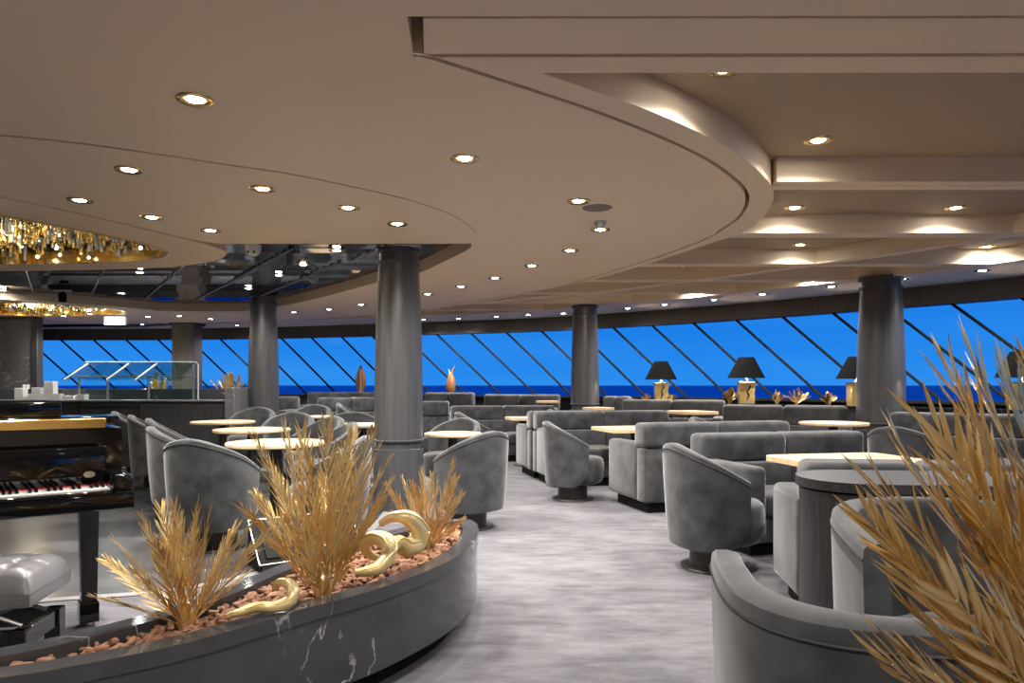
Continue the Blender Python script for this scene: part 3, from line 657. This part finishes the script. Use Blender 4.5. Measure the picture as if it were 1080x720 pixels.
# ---------------------------------------------------------------- gold palms
def frond_bm(base, tip, droop, leaf, npair, wid, rr, start=.25, spread=(22, 40)):
    base, tip = Vector(base), Vector(tip); ax = tip - base; Ln = ax.length
    side = ax.cross(Vector((0, 0, 1)))
    if side.length < 1e-3: side = Vector((1, 0, 0))
    side.normalize(); side = (Matrix.Rotation(rr.uniform(-1.2, 1.2), 3, ax.normalized()) @ side); up = side.cross(ax).normalized()
    def pos(t): return base + ax * t + Vector((ax.x, ax.y, 0)) * droop * (t * t - t) * .9 + Vector((0, 0, 1)) * droop * .5 * Ln * (t - t * t)
    bm = BM(); tube(bm, [pos(i / 8) for i in range(9)], [max(.0015, wid * .75 * (1 - .8 * i / 8)) for i in range(9)], 5)
    for i in range(npair):
        t = start + (1 - start) * (i + rr.uniform(-.3, .3)) / (npair - 1); t = min(.99, max(start, t))
        d = (pos(min(1, t + .03)) - pos(t - .03)).normalized(); p = pos(t)
        prof = (1 - .62 * t ** 1.5) * min(1, .6 + 1.6 * (t - start)) * rr.uniform(.8, 1.1)
        for s_ in (-1, 1):
            a = R(rr.uniform(*spread)) * (1 - .35 * t); el = rr.uniform(-.4, .5)
            dr = (d * cos(a) + (side * s_ * cos(el) + up * sin(el)) * sin(a)).normalized(); ln = leaf * prof
            if ln < .01: continue
            nn = dr.cross(up).normalized(); n2 = nn.cross(dr).normalized()
            wv = wid * rr.uniform(.8, 1.25); q = rr.uniform(-.08, .08)
            p1 = p + dr * ln * .35; p2 = p + dr * ln * .72 + n2 * q * ln * .4; p3 = p + dr * ln + n2 * q * ln
            v0 = bm.verts.new(p); prev = None
            A_ = [[bm.verts.new(pp + nn * wv * k - n2 * wv * .35), bm.verts.new(pp + n2 * wv * .15), bm.verts.new(pp - nn * wv * k - n2 * wv * .35)] for pp, k in ((p1, .9), (p2, .75))]
            v3 = bm.verts.new(p3)
            bm.faces.new((v0, A_[0][1], A_[0][0])); bm.faces.new((v0, A_[0][2], A_[0][1]))
            for c in (0, 1): bm.faces.new((A_[0][c], A_[0][c + 1], A_[1][c + 1], A_[1][c]))
            bm.faces.new((A_[1][0], A_[1][1], v3)); bm.faces.new((A_[1][1], A_[1][2], v3))
    return bm
def palm(loc, tips, label, leaf, wid, seed, npair=30, droop=.25, group='gold painted palms', m='leafgold', start=.25, spread=(22, 40), stump=.03):
    rr = random.Random(seed); t = thing('gold_palm', label, 'plant', loc, 0, group); L0 = Vector(loc)
    bm = BM(); lathe(bm, [(stump * .8, 0), (stump * .8, .004), (stump, .04), (stump * .5, .09), (0, .1)], 12); obj('stem', bm, m, t)
    for tp in tips:
        v = Vector(tp); v *= max(.5, 1 - leaf * .08 / v.length); b = Vector((v.x, v.y, 0)); b = b.normalized() * stump * .7 if b.length > 1e-4 else b
        obj('frond', frond_bm((b.x, b.y, .02), v, droop, leaf * min(1.15, max(.6, v.length / max(x.length for x in map(Vector, tips)) * 1.1)), npair, wid, rr, start, spread), m, t, 80)
    return t
def at(px, py, d, loc):                    # a frond tip at depth d, relative to the plant's base
    return ((px - 540) / F * d - loc[0], d - loc[1], EYE + (HZ - py) * d / F - loc[2])

ZS = .375
l1 = (-1.10, 2.37, ZS)
palm(l1, [at(184, 532, 2.37, l1), at(222, 535, 2.42, l1), at(248, 555, 2.5, l1), at(150, 545, 2.3, l1), at(268, 548, 2.30, l1), at(122, 570, 2.3, l1), at(98, 628, 2.22, l1), at(205, 560, 2.2, l1), at(165, 575, 2.15, l1), at(262, 603, 2.5, l1), at(240, 575, 2.6, l1), at(190, 545, 2.55, l1), at(170, 535, 2.45, l1), at(208, 535, 2.3, l1), at(283, 562, 2.4, l1), at(112, 590, 2.4, l1), at(140, 600, 2.15, l1), at(235, 600, 2.15, l1)],
     'gold palm in the marble planter nearest the piano bench', .165, .0031, 11, 22, .12, start=.12, spread=(14, 30))
l2 = (-.72, 2.68, ZS)
palm(l2, [at(300, 450, 2.72, l2), at(345, 448, 2.66, l2), at(270, 462, 2.62, l2), at(392, 458, 2.75, l2), at(408, 488, 2.62, l2), at(325, 480, 2.5, l2), at(362, 470, 2.52, l2), at(256, 535, 2.5, l2), at(402, 530, 2.56, l2), at(290, 500, 2.85, l2), at(340, 505, 2.9, l2), at(380, 495, 2.4, l2), at(310, 540, 2.38, l2), at(318, 455, 2.75, l2), at(372, 455, 2.8, l2), at(283, 485, 2.7, l2), at(398, 475, 2.68, l2), at(352, 500, 2.35, l2), at(270, 520, 2.7, l2), at(412, 508, 2.75, l2)],
     'tallest gold palm of the marble planter, in front of the thick column', .205, .0036, 12, 24, .14, stump=.035, start=.12, spread=(14, 30))
l3 = (-.42, 3.5, ZS)
palm(l3, [at(478, 487, 3.5, l3), at(445, 497, 3.55, l3), at(425, 505, 3.5, l3), at(462, 505, 3.4, l3), at(487, 520, 3.45, l3), at(408, 512, 3.45, l3), at(490, 545, 3.42, l3), at(440, 520, 3.35, l3), at(415, 540, 3.4, l3), at(435, 510, 3.42, l3), at(470, 515, 3.55, l3), at(455, 500, 3.6, l3), at(480, 505, 3.36, l3)],
     'smallest gold palm of the marble planter, near its rounded tip', .14, .0042, 13, 16, .12, start=.12, spread=(14, 30))
l4 = (.93, .92, .42)
palm(l4, [at(1003, 392, .92, l4), at(1030, 388, .95, l4), at(985, 445, .90, l4), at(1060, 400, .9, l4), at(930, 512, .88, l4), at(915, 545, .90, l4), at(950, 470, 1.0, l4), at(1075, 420, .8, l4), at(945, 580, .86, l4), at(1010, 470, .82, l4), at(960, 640, .84, l4), at(935, 668, .9, l4), at(1045, 470, 1.05, l4), at(990, 520, .8, l4), at(1090, 395, 1.0, l4), at(1030, 540, .78, l4), at(930, 690, .80, l4), at(975, 700, .74, l4), at(1000, 620, .72, l4), at(1050, 560, .84, l4), at(1095, 480, .86, l4), at(1060, 640, .72, l4), at(1020, 430, 1.0, l4)],
     'big gold palm in the right foreground, cut by the picture edge', .24, .0044, 14, 22, .14, stump=.05, start=.10, spread=(14, 30))
# planter carrying them, just below the picture
t = thing('marble_planter', 'black marble planter at the lower right, under the gold palms', 'planter', (.95, .84, 0))
bm = BM(); lathe(bm, [(.0, .04), (.28, .04), (.29, .06), (.29, .40), (.25, .40), (.25, .34), (0, .34)], 40, (0, 0), 1.35, .85); obj('body', bm, 'marble', t)
bm = BM(); lathe(bm, [(0, .33), (.25, .33), (.25, .385), (0, .4)], 40, (0, 0), 1.33, .84); obj('bark_bed', bm, 'soil', t)

# tufts beside the lamps, and two plants by the buffet
def tuft(loc, h, w_, n, label, seed, m='leafgold'):
    rr = random.Random(seed); n = 11
    palm(loc, [(w_ * (2 * (i + .5) / n - 1) * rr.uniform(.8, 1.1), rr.uniform(-.08, .06), h * (1 - .45 * abs(2 * (i + .5) / n - 1)) * rr.uniform(.85, 1.1)) for i in range(n)], label, h * .5, .009, seed, 10, .1, 'small gold plants on the ledge', m, .3, (18, 30), .03)
for k, (px, h, w_, lb) in enumerate([(681, .13, .08, 'tiny gold plant left of the leftmost lamp'), (708, .13, .09, 'tiny gold plant right of the leftmost lamp'), (769, .22, .13, 'gold plant on the ledge left of the second lamp'), (819, .19, .07, 'gold plant on the ledge just right of the second lamp'), (840, .21, .22, 'widest small gold plant, midway between the second lamp and the column'), (874, .17, .14, 'small gold plant on the ledge beside the right column')]):
    p = near_ledge(px); tuft((p.x, p.y - .02, .925), h, w_, 7, lb, 40 + k)
def potted(px, d, zt, h, w_, lb, seed):
    x = (px - 540) / F * d; t = thing('plant_pot', 'dark pot under the ' + lb, 'pot', (x, d, 0))
    bm = BM(); lathe(bm, [(0, 0), (.16, 0), (.2, zt), (.17, zt), (.165, zt - .04), (0, zt - .04)], 28); obj('body', bm, 'blackmat', t)
    rr = random.Random(seed); n = 9
    palm((x, d, zt - .03), [(w_ * (2 * (i + .5) / n - 1), rr.uniform(-.12, .12), h * (1 - .3 * abs(2 * (i + .5) / n - 1)) * rr.uniform(.85, 1.1)) for i in range(n)], lb, h * .36, .013, seed, 14, .1, 'gold palms by the buffet', 'leafgold', .3, (20, 34), .04)
potted(242, 11.6, .88, .55, .30, 'gold palm at the right end of the buffet', 61)
potted(167, 12.1, .95, .45, .26, 'gold palm seen through the glass guard', 62)

# ---------------------------------------------------------------- marble planter on the left
near = [(-2.3, 1.62), (-1.8, 1.72), (-1.37, 1.87), (-1.21, 1.955), (-1.005, 2.106), (-.853, 2.28), (-.70, 2.475), (-.60, 2.58), (-.485, 2.73), (-.335, 2.99), (-.23, 3.27), (-.18, 3.6), (-.195, 3.93), (-.26, 4.09), (-.38, 4.08)]
far = [(-.55, 3.92), (-.72, 3.66), (-.90, 3.34), (-1.04, 2.95), (-1.14, 2.6), (-1.27, 2.36), (-1.5, 2.1), (-1.85, 1.92), (-2.3, 1.84)]
nc = catmull(near, 6); fc = catmull([near[-1]] + far, 6)[1:]; outl = [(p.x, p.y) for p in nc + fc]
cx0, cy0 = -.75, 2.85
def inset(pts, d):
    n = len(pts); out = []
    for i in range(n):
        a, b = Vector(pts[(i - 2) % n]), Vector(pts[(i + 2) % n]); t_ = (b - a).normalized(); out.append((pts[i][0] - t_.y * d, pts[i][1] + t_.x * d))
    return out
inn = inset(outl, .085); lo_ = [(a - cx0, b - cy0) for a, b in outl]; li_ = [(a - cx0, b - cy0) for a, b in inn]
t = thing('marble_planter', 'long curved black marble planter with white veins in the left foreground', 'planter', (cx0, cy0, 0))
bm = BM(); strip(bm, lo_ + [lo_[0]], li_ + [li_[0]], .37, .42); obj('lip', bm, 'marble', t)
s1 = [(a - cx0, b - cy0) for a, b in inset(outl, .007)]
bm = BM(); strip(bm, s1 + [s1[0]], li_ + [li_[0]], .10, .369); obj('wall', bm, 'marble', t)
s2 = [(a - cx0, b - cy0) for a, b in inset(outl, .10)]
bm = BM(); prism(bm, s2, 0, .12); obj('plinth', bm, 'blackmat', t)
s3 = [(a - cx0, b - cy0) for a, b in inset(outl, .08)]
bm = BM(); prism(bm, s3, .30, .372); obj('bark_bed', bm, 'soil', t)
def inpoly(x, y, pts):
    c = False; n = len(pts)
    for i in range(n):
        (x1, y1), (x2, y2) = pts[i], pts[(i + 1) % n]
        if (y1 > y) != (y2 > y) and x < (x2 - x1) * (y - y1) / (y2 - y1) + x1: c = not c
    return c
inn2 = inset(outl, .10); bm = BM(); k = 0; rb = random.Random(5)
while k < 1500:
    x, y = rb.uniform(-2.3, -.2), rb.uniform(1.6, 4.1)
    if not inpoly(x, y, inn2): continue
    s_ = rb.uniform(.008, .024); mt = Matrix.Translation((x, y, .382 + rb.uniform(0, .014))) @ Matrix.Rotation(rb.uniform(0, 6.28), 4, Vector((rb.uniform(-.5, .5), rb.uniform(-.5, .5), 1)).normalized())
    box(bm, (-s_, -s_ * .6, -s_ * .35), (s_, s_ * .6, s_ * .35), s_ * .2, 1, mt); k += 1
o = obj('bark_chips', bm, 'bark'); o['kind'] = 'stuff'; tag(o, 'reddish brown bark chips filling the left marble planter', 'bark')
# coiled gold ornaments lying on the bark
def coil(pts, rad, label, seg=14):
    c = catmull([Vector(p) for p in pts], 8); n = len(c)
    rs = [rad[0] + (rad[1] - rad[0]) * sin(pi * min(1, (i / (n - 1)) * 1.0)) for i in range(n)]
    bm = BM(); tube(bm, [p + Vector(pts[0]) * 0 for p in c], rs, seg)
    o = obj('gold_coil', bm, 'palegold'); org = Vector(pts[0]); 
    for v in o.data.vertices: v.co -= org
    o.location = org; t_ = tag(o, label, 'ornament', 'curled gold ornaments')
    b2 = BM(); d_ = [p - org for p in c]; pv = None
    for sgn in (-1, 1):
        q = []
        for i in range(n):
            t2 = (c[min(i + 1, n - 1)] - c[max(i - 1, 0)]).normalized(); sd = t2.cross(Vector((0, 0, 1)))
            if sd.length < .05: sd = pv or Vector((1, 0, 0))
            sd.normalize(); pv = sd
            q.append(d_[i] + (sd * sgn * .75 + sd.cross(t2) * .68) * rs[i])
        tube(b2, q, [max(.002, r * .16) for r in rs], 6)
    obj('ridge', b2, 'palegold', o); return o
def g(px, py, d): return ((px - 540) / F * d, d, EYE + (HZ - py) * d / F)
coil([g(402, 552, 3.15), g(415, 545, 3.1), g(432, 546, 3.1), g(442, 558, 3.12), g(440, 573, 3.12), g(428, 578, 3.05), g(420, 572, 3.0), g(414, 580, 2.98), g(404, 586, 2.98)], (.014, .040), 'fat gold crescent coil in the planter beside the smallest palm')
coil([g(401, 590, 2.94), g(388, 583, 2.92), g(385, 573, 2.92), g(395, 567, 2.9), g(408, 572, 2.86), g(410, 586, 2.84), g(400, 598, 2.8), g(385, 603, 2.76), g(374, 604, 2.74)], (.012, .032), 'gold coil with a ball-like curl in the middle of the planter')
coil([g(291, 621, 2.52), g(294, 614, 2.5), g(303, 615, 2.48), g(309, 624, 2.45), g(305, 634, 2.43), g(290, 640, 2.4), g(272, 640, 2.38), g(255, 645, 2.33), g(238, 650, 2.3)], (.010, .021), 'slim gold coil lying between the first two palms')

# ---------------------------------------------------------------- floor monitor behind the planter
x, y = P(300, 597, 0); t = thing('floor_monitor', 'black wedge speaker with silver edges on the tiles behind the planter', 'speaker', (x + .12, y + .1, 0), R(35))
bm = BM(); v = [bm.verts.new(p) for p in ((-.35, -.17, 0), (.35, -.17, 0), (.35, .17, 0), (-.35, .17, 0), (-.35, -.14, .06), (.35, -.14, .06), (.35, .14, .30), (-.35, .14, .30))]
for f_ in ((0, 3, 2, 1), (0, 1, 5, 4), (1, 2, 6, 5), (2, 3, 7, 6), (3, 0, 4, 7), (4, 5, 6, 7)): bm.faces.new([v[i] for i in f_])
bmesh.ops.bevel(bm, geom=bm.edges[:], offset=.012, segments=2, affect='EDGES'); obj('cabinet', bm, 'blackmat', t)
bm = BM()
for a, b in (((-.35, -.14, .06), (.35, -.14, .06)), ((.35, -.14, .06), (.35, .14, .3)), ((.35, .14, .3), (-.35, .14, .3)), ((-.35, .14, .3), (-.35, -.14, .06))): tube(bm, [a, b], .006, 6)
obj('edge_trim', bm, 'steel', t)
bm = BM(); mt = Matrix.Translation((0, 0, .183)) @ Matrix.Rotation(math.atan2(.24, .28), 4, 'X'); box(bm, (-.3, -.15, 0), (.3, .15, .008), .003, 1, mt); obj('grille', bm, 'blackmat', t)

# ---------------------------------------------------------------- grand piano
t = thing('grand_piano', 'black lacquered grand piano at the left edge', 'piano', (-1.86, 3.26, 0), R(38))
bm = BM(); box(bm, (-1.40, -.03, .625), (.09, .42, .70), .008, 2); obj('keybed', bm, 'black', t)
for xx in ((.0, .09), (-1.40, -1.235)): bm = BM(); box(bm, (xx[0], -.03, .69), (xx[1], .36, .785), .02, 3); obj('cheek_block', bm, 'black', t)
pat = [1, 1, 0, 1, 1, 1, 0]; wk = bk_ = None
for i in range(52):
    x1 = -.003 - i * .0236
    if wk is None: bm = BM(); box(bm, (-.0228, 0, .70), (0, .15, .722), .0015, 1); wk = obj('white_key', bm, 'ivory', t); wk.location = (x1, 0, 0)
    else: c = wk.copy(); COL.objects.link(c); c.location = (x1, 0, 0)
    if i > 0 and pat[(i + 2) % 7]:
        if bk_ is None: bm = BM(); box(bm, (-.006, .052, .715), (.006, .15, .735), .003, 2); bk_ = obj('black_key', bm, 'black', t); bk_.location = (x1 + .0004, 0, 0)
        else: c = bk_.copy(); COL.objects.link(c); c.location = (x1 + .0004, 0, 0)
bm = BM(); box(bm, (-1.235, .15, .70), (0, .162, .7265)); obj('felt_strip', bm, 'red', t)
bm = BM(); box(bm, (-1.235, .163, .70), (0, .185, .905), .006, 2); fb = obj('fallboard', bm, 'black', t)
bm = BM(); lathe(bm, [(0, 0), (.015, 0), (.015, .003), (0, .004)], 24, (0, 0), 1.6, 1); bmesh.ops.transform(bm, matrix=Matrix.Translation((-.07, .162, .775)) @ Matrix.Rotation(R(90), 4, 'X'), verts=bm.verts); obj('badge', bm, 'steel', fb)
bm = BM(); box(bm, (-1.235, -.032, .70), (0, -.004, .715), .003, 1); obj('key_slip', bm, 'black', t)
case = [tuple(p) for p in catmull([(.09, .30), (.09, .6), (.06, .85), (-.10, 1.15), (-.38, 1.36), (-.58, 1.6), (-.72, 1.8), (-.95, 1.88), (-1.2, 1.82), (-1.38, 1.6), (-1.40, .3)], 6)]
bm = BM(); prism(bm, [(p[0], p[1]) for p in case], .66, .985); obj('case', bm, 'black', t)
bm = BM(); box(bm, (-1.37, .30, .985), (.02, .36, 1.035), .004, 1); obj('gold_strip', bm, 'gold', t)  # gold-coloured strip along the front edge of the case top
lid = [(p[0] * 1.005 + .01, p[1]) for p in case[2:-1]]
bm = BM(); prism(bm, [(.10, .62)] + [(p[0], p[1]) for p in lid if p[1] > .62] + [(-1.40, .62)], 1.0, 1.022); obj('lid', bm, 'black', t)
bm = BM(); box(bm, (-1.39, .38, 1.022), (.09, .64, 1.042), .004, 1); obj('front_lid', bm, 'black', t)
bm = BM(); box(bm, (-1.2, .40, 1.042), (-.16, .43, 1.115), .006, 2); obj('music_desk', bm, 'black', t)
def pleg(x, y):
    bm = BM(); lv = [(.055, .62), (.055, .58), (.042, .55), (.034, .12), (.042, .11), (.042, .02)]; rr_ = [[bm.verts.new((x + sx * w_, y + sy * w_, z)) for sx, sy in ((-1, -1), (1, -1), (1, 1), (-1, 1))] for w_, z in lv]
    for a, b in zip(rr_, rr_[1:]):
        for k in range(4): bm.faces.new((a[k], a[(k + 1) % 4], b[(k + 1) % 4], b[k]))
    bm.faces.new(rr_[0]); bm.faces.new(rr_[-1][::-1]); bmesh.ops.recalc_face_normals(bm, faces=bm.faces)
    bmesh.ops.scale(bm, vec=(1, 1, 1.06), verts=bm.verts)
    lg_ = obj('leg', bm, 'black', t); bm = BM(); lathe(bm, [(0, 0), (.018, 0), (.018, .03), (0, .03)], 14, (x, y)); obj('caster', bm, 'steel', lg_)
pleg(-.05, .36); pleg(-1.3, .36); pleg(-.95, 1.6)
bm = BM(); tube(bm, [(-.64, .40, .66), (-.64, .38, .12)], .012); tube(bm, [(-.58, .40, .66), (-.58, .38, .12)], .012); box(bm, (-.72, .3, .09), (-.5, .42, .13), .01, 2); obj('pedal_lyre', bm, 'black', t)

# bench
t = thing('piano_bench', 'tufted grey leather piano bench with black scissor frame', 'bench', (-2.23, 2.80, 0), R(10))
bm = BM(); nx, ny = 48, 26; grid = []
for i in range(nx + 1):
    row = []
    for j in range(ny + 1):
        u, v_ = i / nx * 2 - 1, j / ny * 2 - 1
        e_ = (1 - abs(u) ** 8) * (1 - abs(v_) ** 6); z = .40 + .095 * e_ ** .35 if e_ > 0 else .40
        gu, gv = u * 3, v_ * 2
        dimp = min((gu - a) ** 2 + (gv - b) ** 2 for a in (-2, -1, 0, 1, 2) for b in (-1, 0, 1))
        z -= .022 * math.exp(-dimp / .03)
        if abs(u) < .95 and abs(v_) < .93: z -= .007 * (math.exp(-((gu - round(gu)) / .07) ** 2) + math.exp(-((gv - round(gv)) / .07) ** 2))
        row.append(bm.verts.new((u * .36, v_ * .18, z)))
    grid.append(row)
for i in range(nx):
    for j in range(ny): bm.faces.new((grid[i][j], grid[i + 1][j], grid[i + 1][j + 1], grid[i][j + 1]))
cu = obj('cushion', bm, 'leather', t, 80)
bm = BM(); box(bm, (-.36, -.18, .345), (.36, .18, .405), .012, 2); obj('seat_board', bm, 'leather', t)
for sx in (-.2, .2):
    for yy in (-.1, .1):
        for k in (-1, 1): bm = BM(); tube(bm, [(sx - .1 * k, yy + .009 * k, .26), (sx + .1 * k, yy + .009 * k, .345)], .008, 6); obj('scissor_bar', bm, 'steel', t)
bm = BM()
for lo, hi in (((-.33, -.16, .18), (.33, -.13, .255)), ((-.33, .13, .18), (.33, .16, .255)), ((-.33, -.13, .18), (-.30, .13, .255)), ((.30, -.13, .18), (.33, .13, .255))): box(bm, lo, hi, .004, 1)
obj('apron', bm, 'black', t)
for sx in (-.31, .31):
    for sy in (-.14, .14): bm = BM(); box(bm, (sx - .03, sy - .03, 0), (sx + .03, sy + .03, .255), .004, 1); obj('leg', bm, 'black', t)

# ---------------------------------------------------------------- buffet
t = thing('buffet_counter', 'long black buffet counter with marble top at the left', 'counter', (0, 0, 0))
t.location = (-6.6, 10.9, 0)
bm = BM(); box(bm, (-3.3, -.3, 0), (2.28, .3, .95)); obj('body', bm, 'blackwood', t)
bm = BM(); box(bm, (-3.3, -.34, .95), (2.30, .34, .975), .004, 1); obj('countertop', bm, 'greymarble', t)
bm = BM(); box(bm, (-3.3, .28, .975), (2.30, .5, 1.14), .006, 1); obj('back_ledge', bm, 'marble', t)
bm = BM(); box(bm, (2.30, -.4, 0), (2.44, .5, 1.16), .006, 1); obj('end_panel', bm, 'greymarble', t)
bm = BM()
for lo, hi in (((.05, -.318, .12), (.98, -.302, .15)), ((.05, -.318, .86), (.98, -.302, .89)), ((.95, -.318, .12), (.98, -.302, .89)), ((.05, -.318, .12), (.08, -.302, .89))): box(bm, lo, hi)
obj('panel_frame', bm, 'bronze', t)
t = thing('sneeze_guard', 'clear glass sneeze guard on steel posts on the buffet counter', 'glass guard', (-6.75, 10.85, .9765))
for xx in (0, .44, 1.08, 1.78): bm = BM(); tube(bm, [(xx, .1, 0), (xx, .1, .36 if xx < 1.7 else .55)], .017, 10); bm2 = bm; obj('post', bm2, 'steel', t)
for xx in (.02, .66, 1.10): bm = BM(); tube(bm, [(xx - .08, -.18, .30), (xx + .10, .12, .56)], .016, 8); obj('arm', bm, 'guardedge', t)
bm = BM(); tube(bm, [(-.02, .1, .36), (1.8, .1, .36)], .013, 8); obj('rail', bm, 'steel', t)
def sheet(nm, pts, th=(0, .008, 0)):
    bm = BM(); a = [bm.verts.new(p) for p in pts]; b = [bm.verts.new(Vector(p) + Vector(th)) for p in pts]; n = len(a)
    bm.faces.new(a); bm.faces.new(b[::-1])
    for i in range(n): bm.faces.new((a[i], b[i], b[(i + 1) % n], a[(i + 1) % n]))
    obj(nm, bm, 'guard', t)
sheet('slanted_pane', [(-.12, -.2, .30), (1.74, -.2, .30), (1.78, .14, .58), (.06, .14, .58)])
sheet('front_pane', [(-.12, -.2, .0), (1.74, -.2, .0), (1.74, -.2, .29), (-.12, -.2, .29)][:0] or [(-.02, .16, .0), (1.80, .16, .0), (1.80, .16, .58), (.08, .16, .58)])
bm = BM(); tube(bm, [(.06, .14, .585), (1.80, .14, .585), (1.83, .15, .55), (1.83, .15, 0)], .010, 6); obj('edge', bm, 'guardedge', t)
def riser(px0, px1, py0, py1, lb, d=10.75, dep=.12):
    x0, x1 = (px0 - 540) / F * d, (px1 - 540) / F * d; z1 = EYE + (HZ - py0) * d / F; z0 = EYE + (HZ - py1) * d / F
    t = thing('display_riser', lb, 'display stand', ((x0 + x1) / 2, d, z0), 0, 'white display risers on the buffet'); h = (x1 - x0) / 2
    bm = BM(); box(bm, (-h, 0, 0), (h, dep, .02), .003, 1); obj('foot', bm, 'white', t)
    bm = BM(); box(bm, (-h, 0, .0205), (h, dep, z1 - z0), .004, 1); obj('box_body', bm, 'white', t)
zc = HZ - (.9762 - EYE) * F / 10.75
riser(15, 24, 409, zc, 'white riser standing leftmost on the buffet')
riser(29, 63, 415, zc, 'long low white riser in the middle of the buffet group')
riser(33, 42, 408.5, 415, 'small white riser standing on the long low one, at its left end')
riser(46, 56, 402, 415, 'tallest white riser, standing on the long low one')
riser(65, 77, 417, zc, 'short white riser between the long one and the end one')
riser(79, 89, 416, zc, 'white riser at the right end, nearest the glass guard')
for px, lb in ((25.5, 'left small white candle on the back of the buffet'), (29.5, 'right small white candle on the back of the buffet')):
    d = 11.3; t = thing('candle', lb, 'candle', ((px - 540) / F * d, d, 1.14), 0, 'pair of small candles')
    bm = BM(); lathe(bm, [(0, 0), (.024, 0), (.024, .07), (0, .068)], 16); obj('wax', bm, 'white', t)
    bm = BM(); tube(bm, [(0, 0, .066), (.002, 0, .085)], .002, 5); obj('wick', bm, 'blackmat', t)

# ---------------------------------------------------------------- sculptures on the window ledge
def on_sill(px):
    S = catmull([tuple(p) for p in offset(W, .12)[:80]], 6); return min(S, key=lambda p: abs((p.x / p.y) - (px - 540) / F))
p = on_sill(380); t = thing('leaf_sculpture', 'upright copper leaf sculpture left of the thick column', 'sculpture', (p.x, p.y, .995))
bm = BM(); lathe(bm, [(.03, 0), (.05, .02), (.045, .03), (.09, .14), (.115, .28), (.10, .42), (.05, .55), (0, .64)], 20, (0, 0), 1, .45); obj('leaf', bm, 'copper', t)
bm = BM(); tube(bm, [(0, -.03, .03), (.01, -.055, .28), (0, -.03, .55)], .008, 6); obj('midrib', bm, 'white', t)
p = on_sill(476); t = thing('horned_sculpture', 'copper bottle-shaped sculpture with two horns right of the thick column', 'sculpture', (p.x, p.y, .995))
bm = BM(); lathe(bm, [(.05, 0), (.075, .03), (.10, .15), (.10, .26), (.06, .40), (.03, .45), (0, .46)], 20, (0, 0), 1, .8); obj('body', bm, 'copper', t)
bm = BM(); tube(bm, [(.01, 0, .42), (.04, 0, .5), (.09, 0, .60)], [.03, .022, .006], 8); obj('horn', bm, 'copper', t)
bm = BM(); tube(bm, [(-.01, 0, .42), (-.03, 0, .48), (-.04, 0, .53)], [.025, .018, .006], 8); obj('horn', bm, 'white', t)['label'] = 'pale horn'
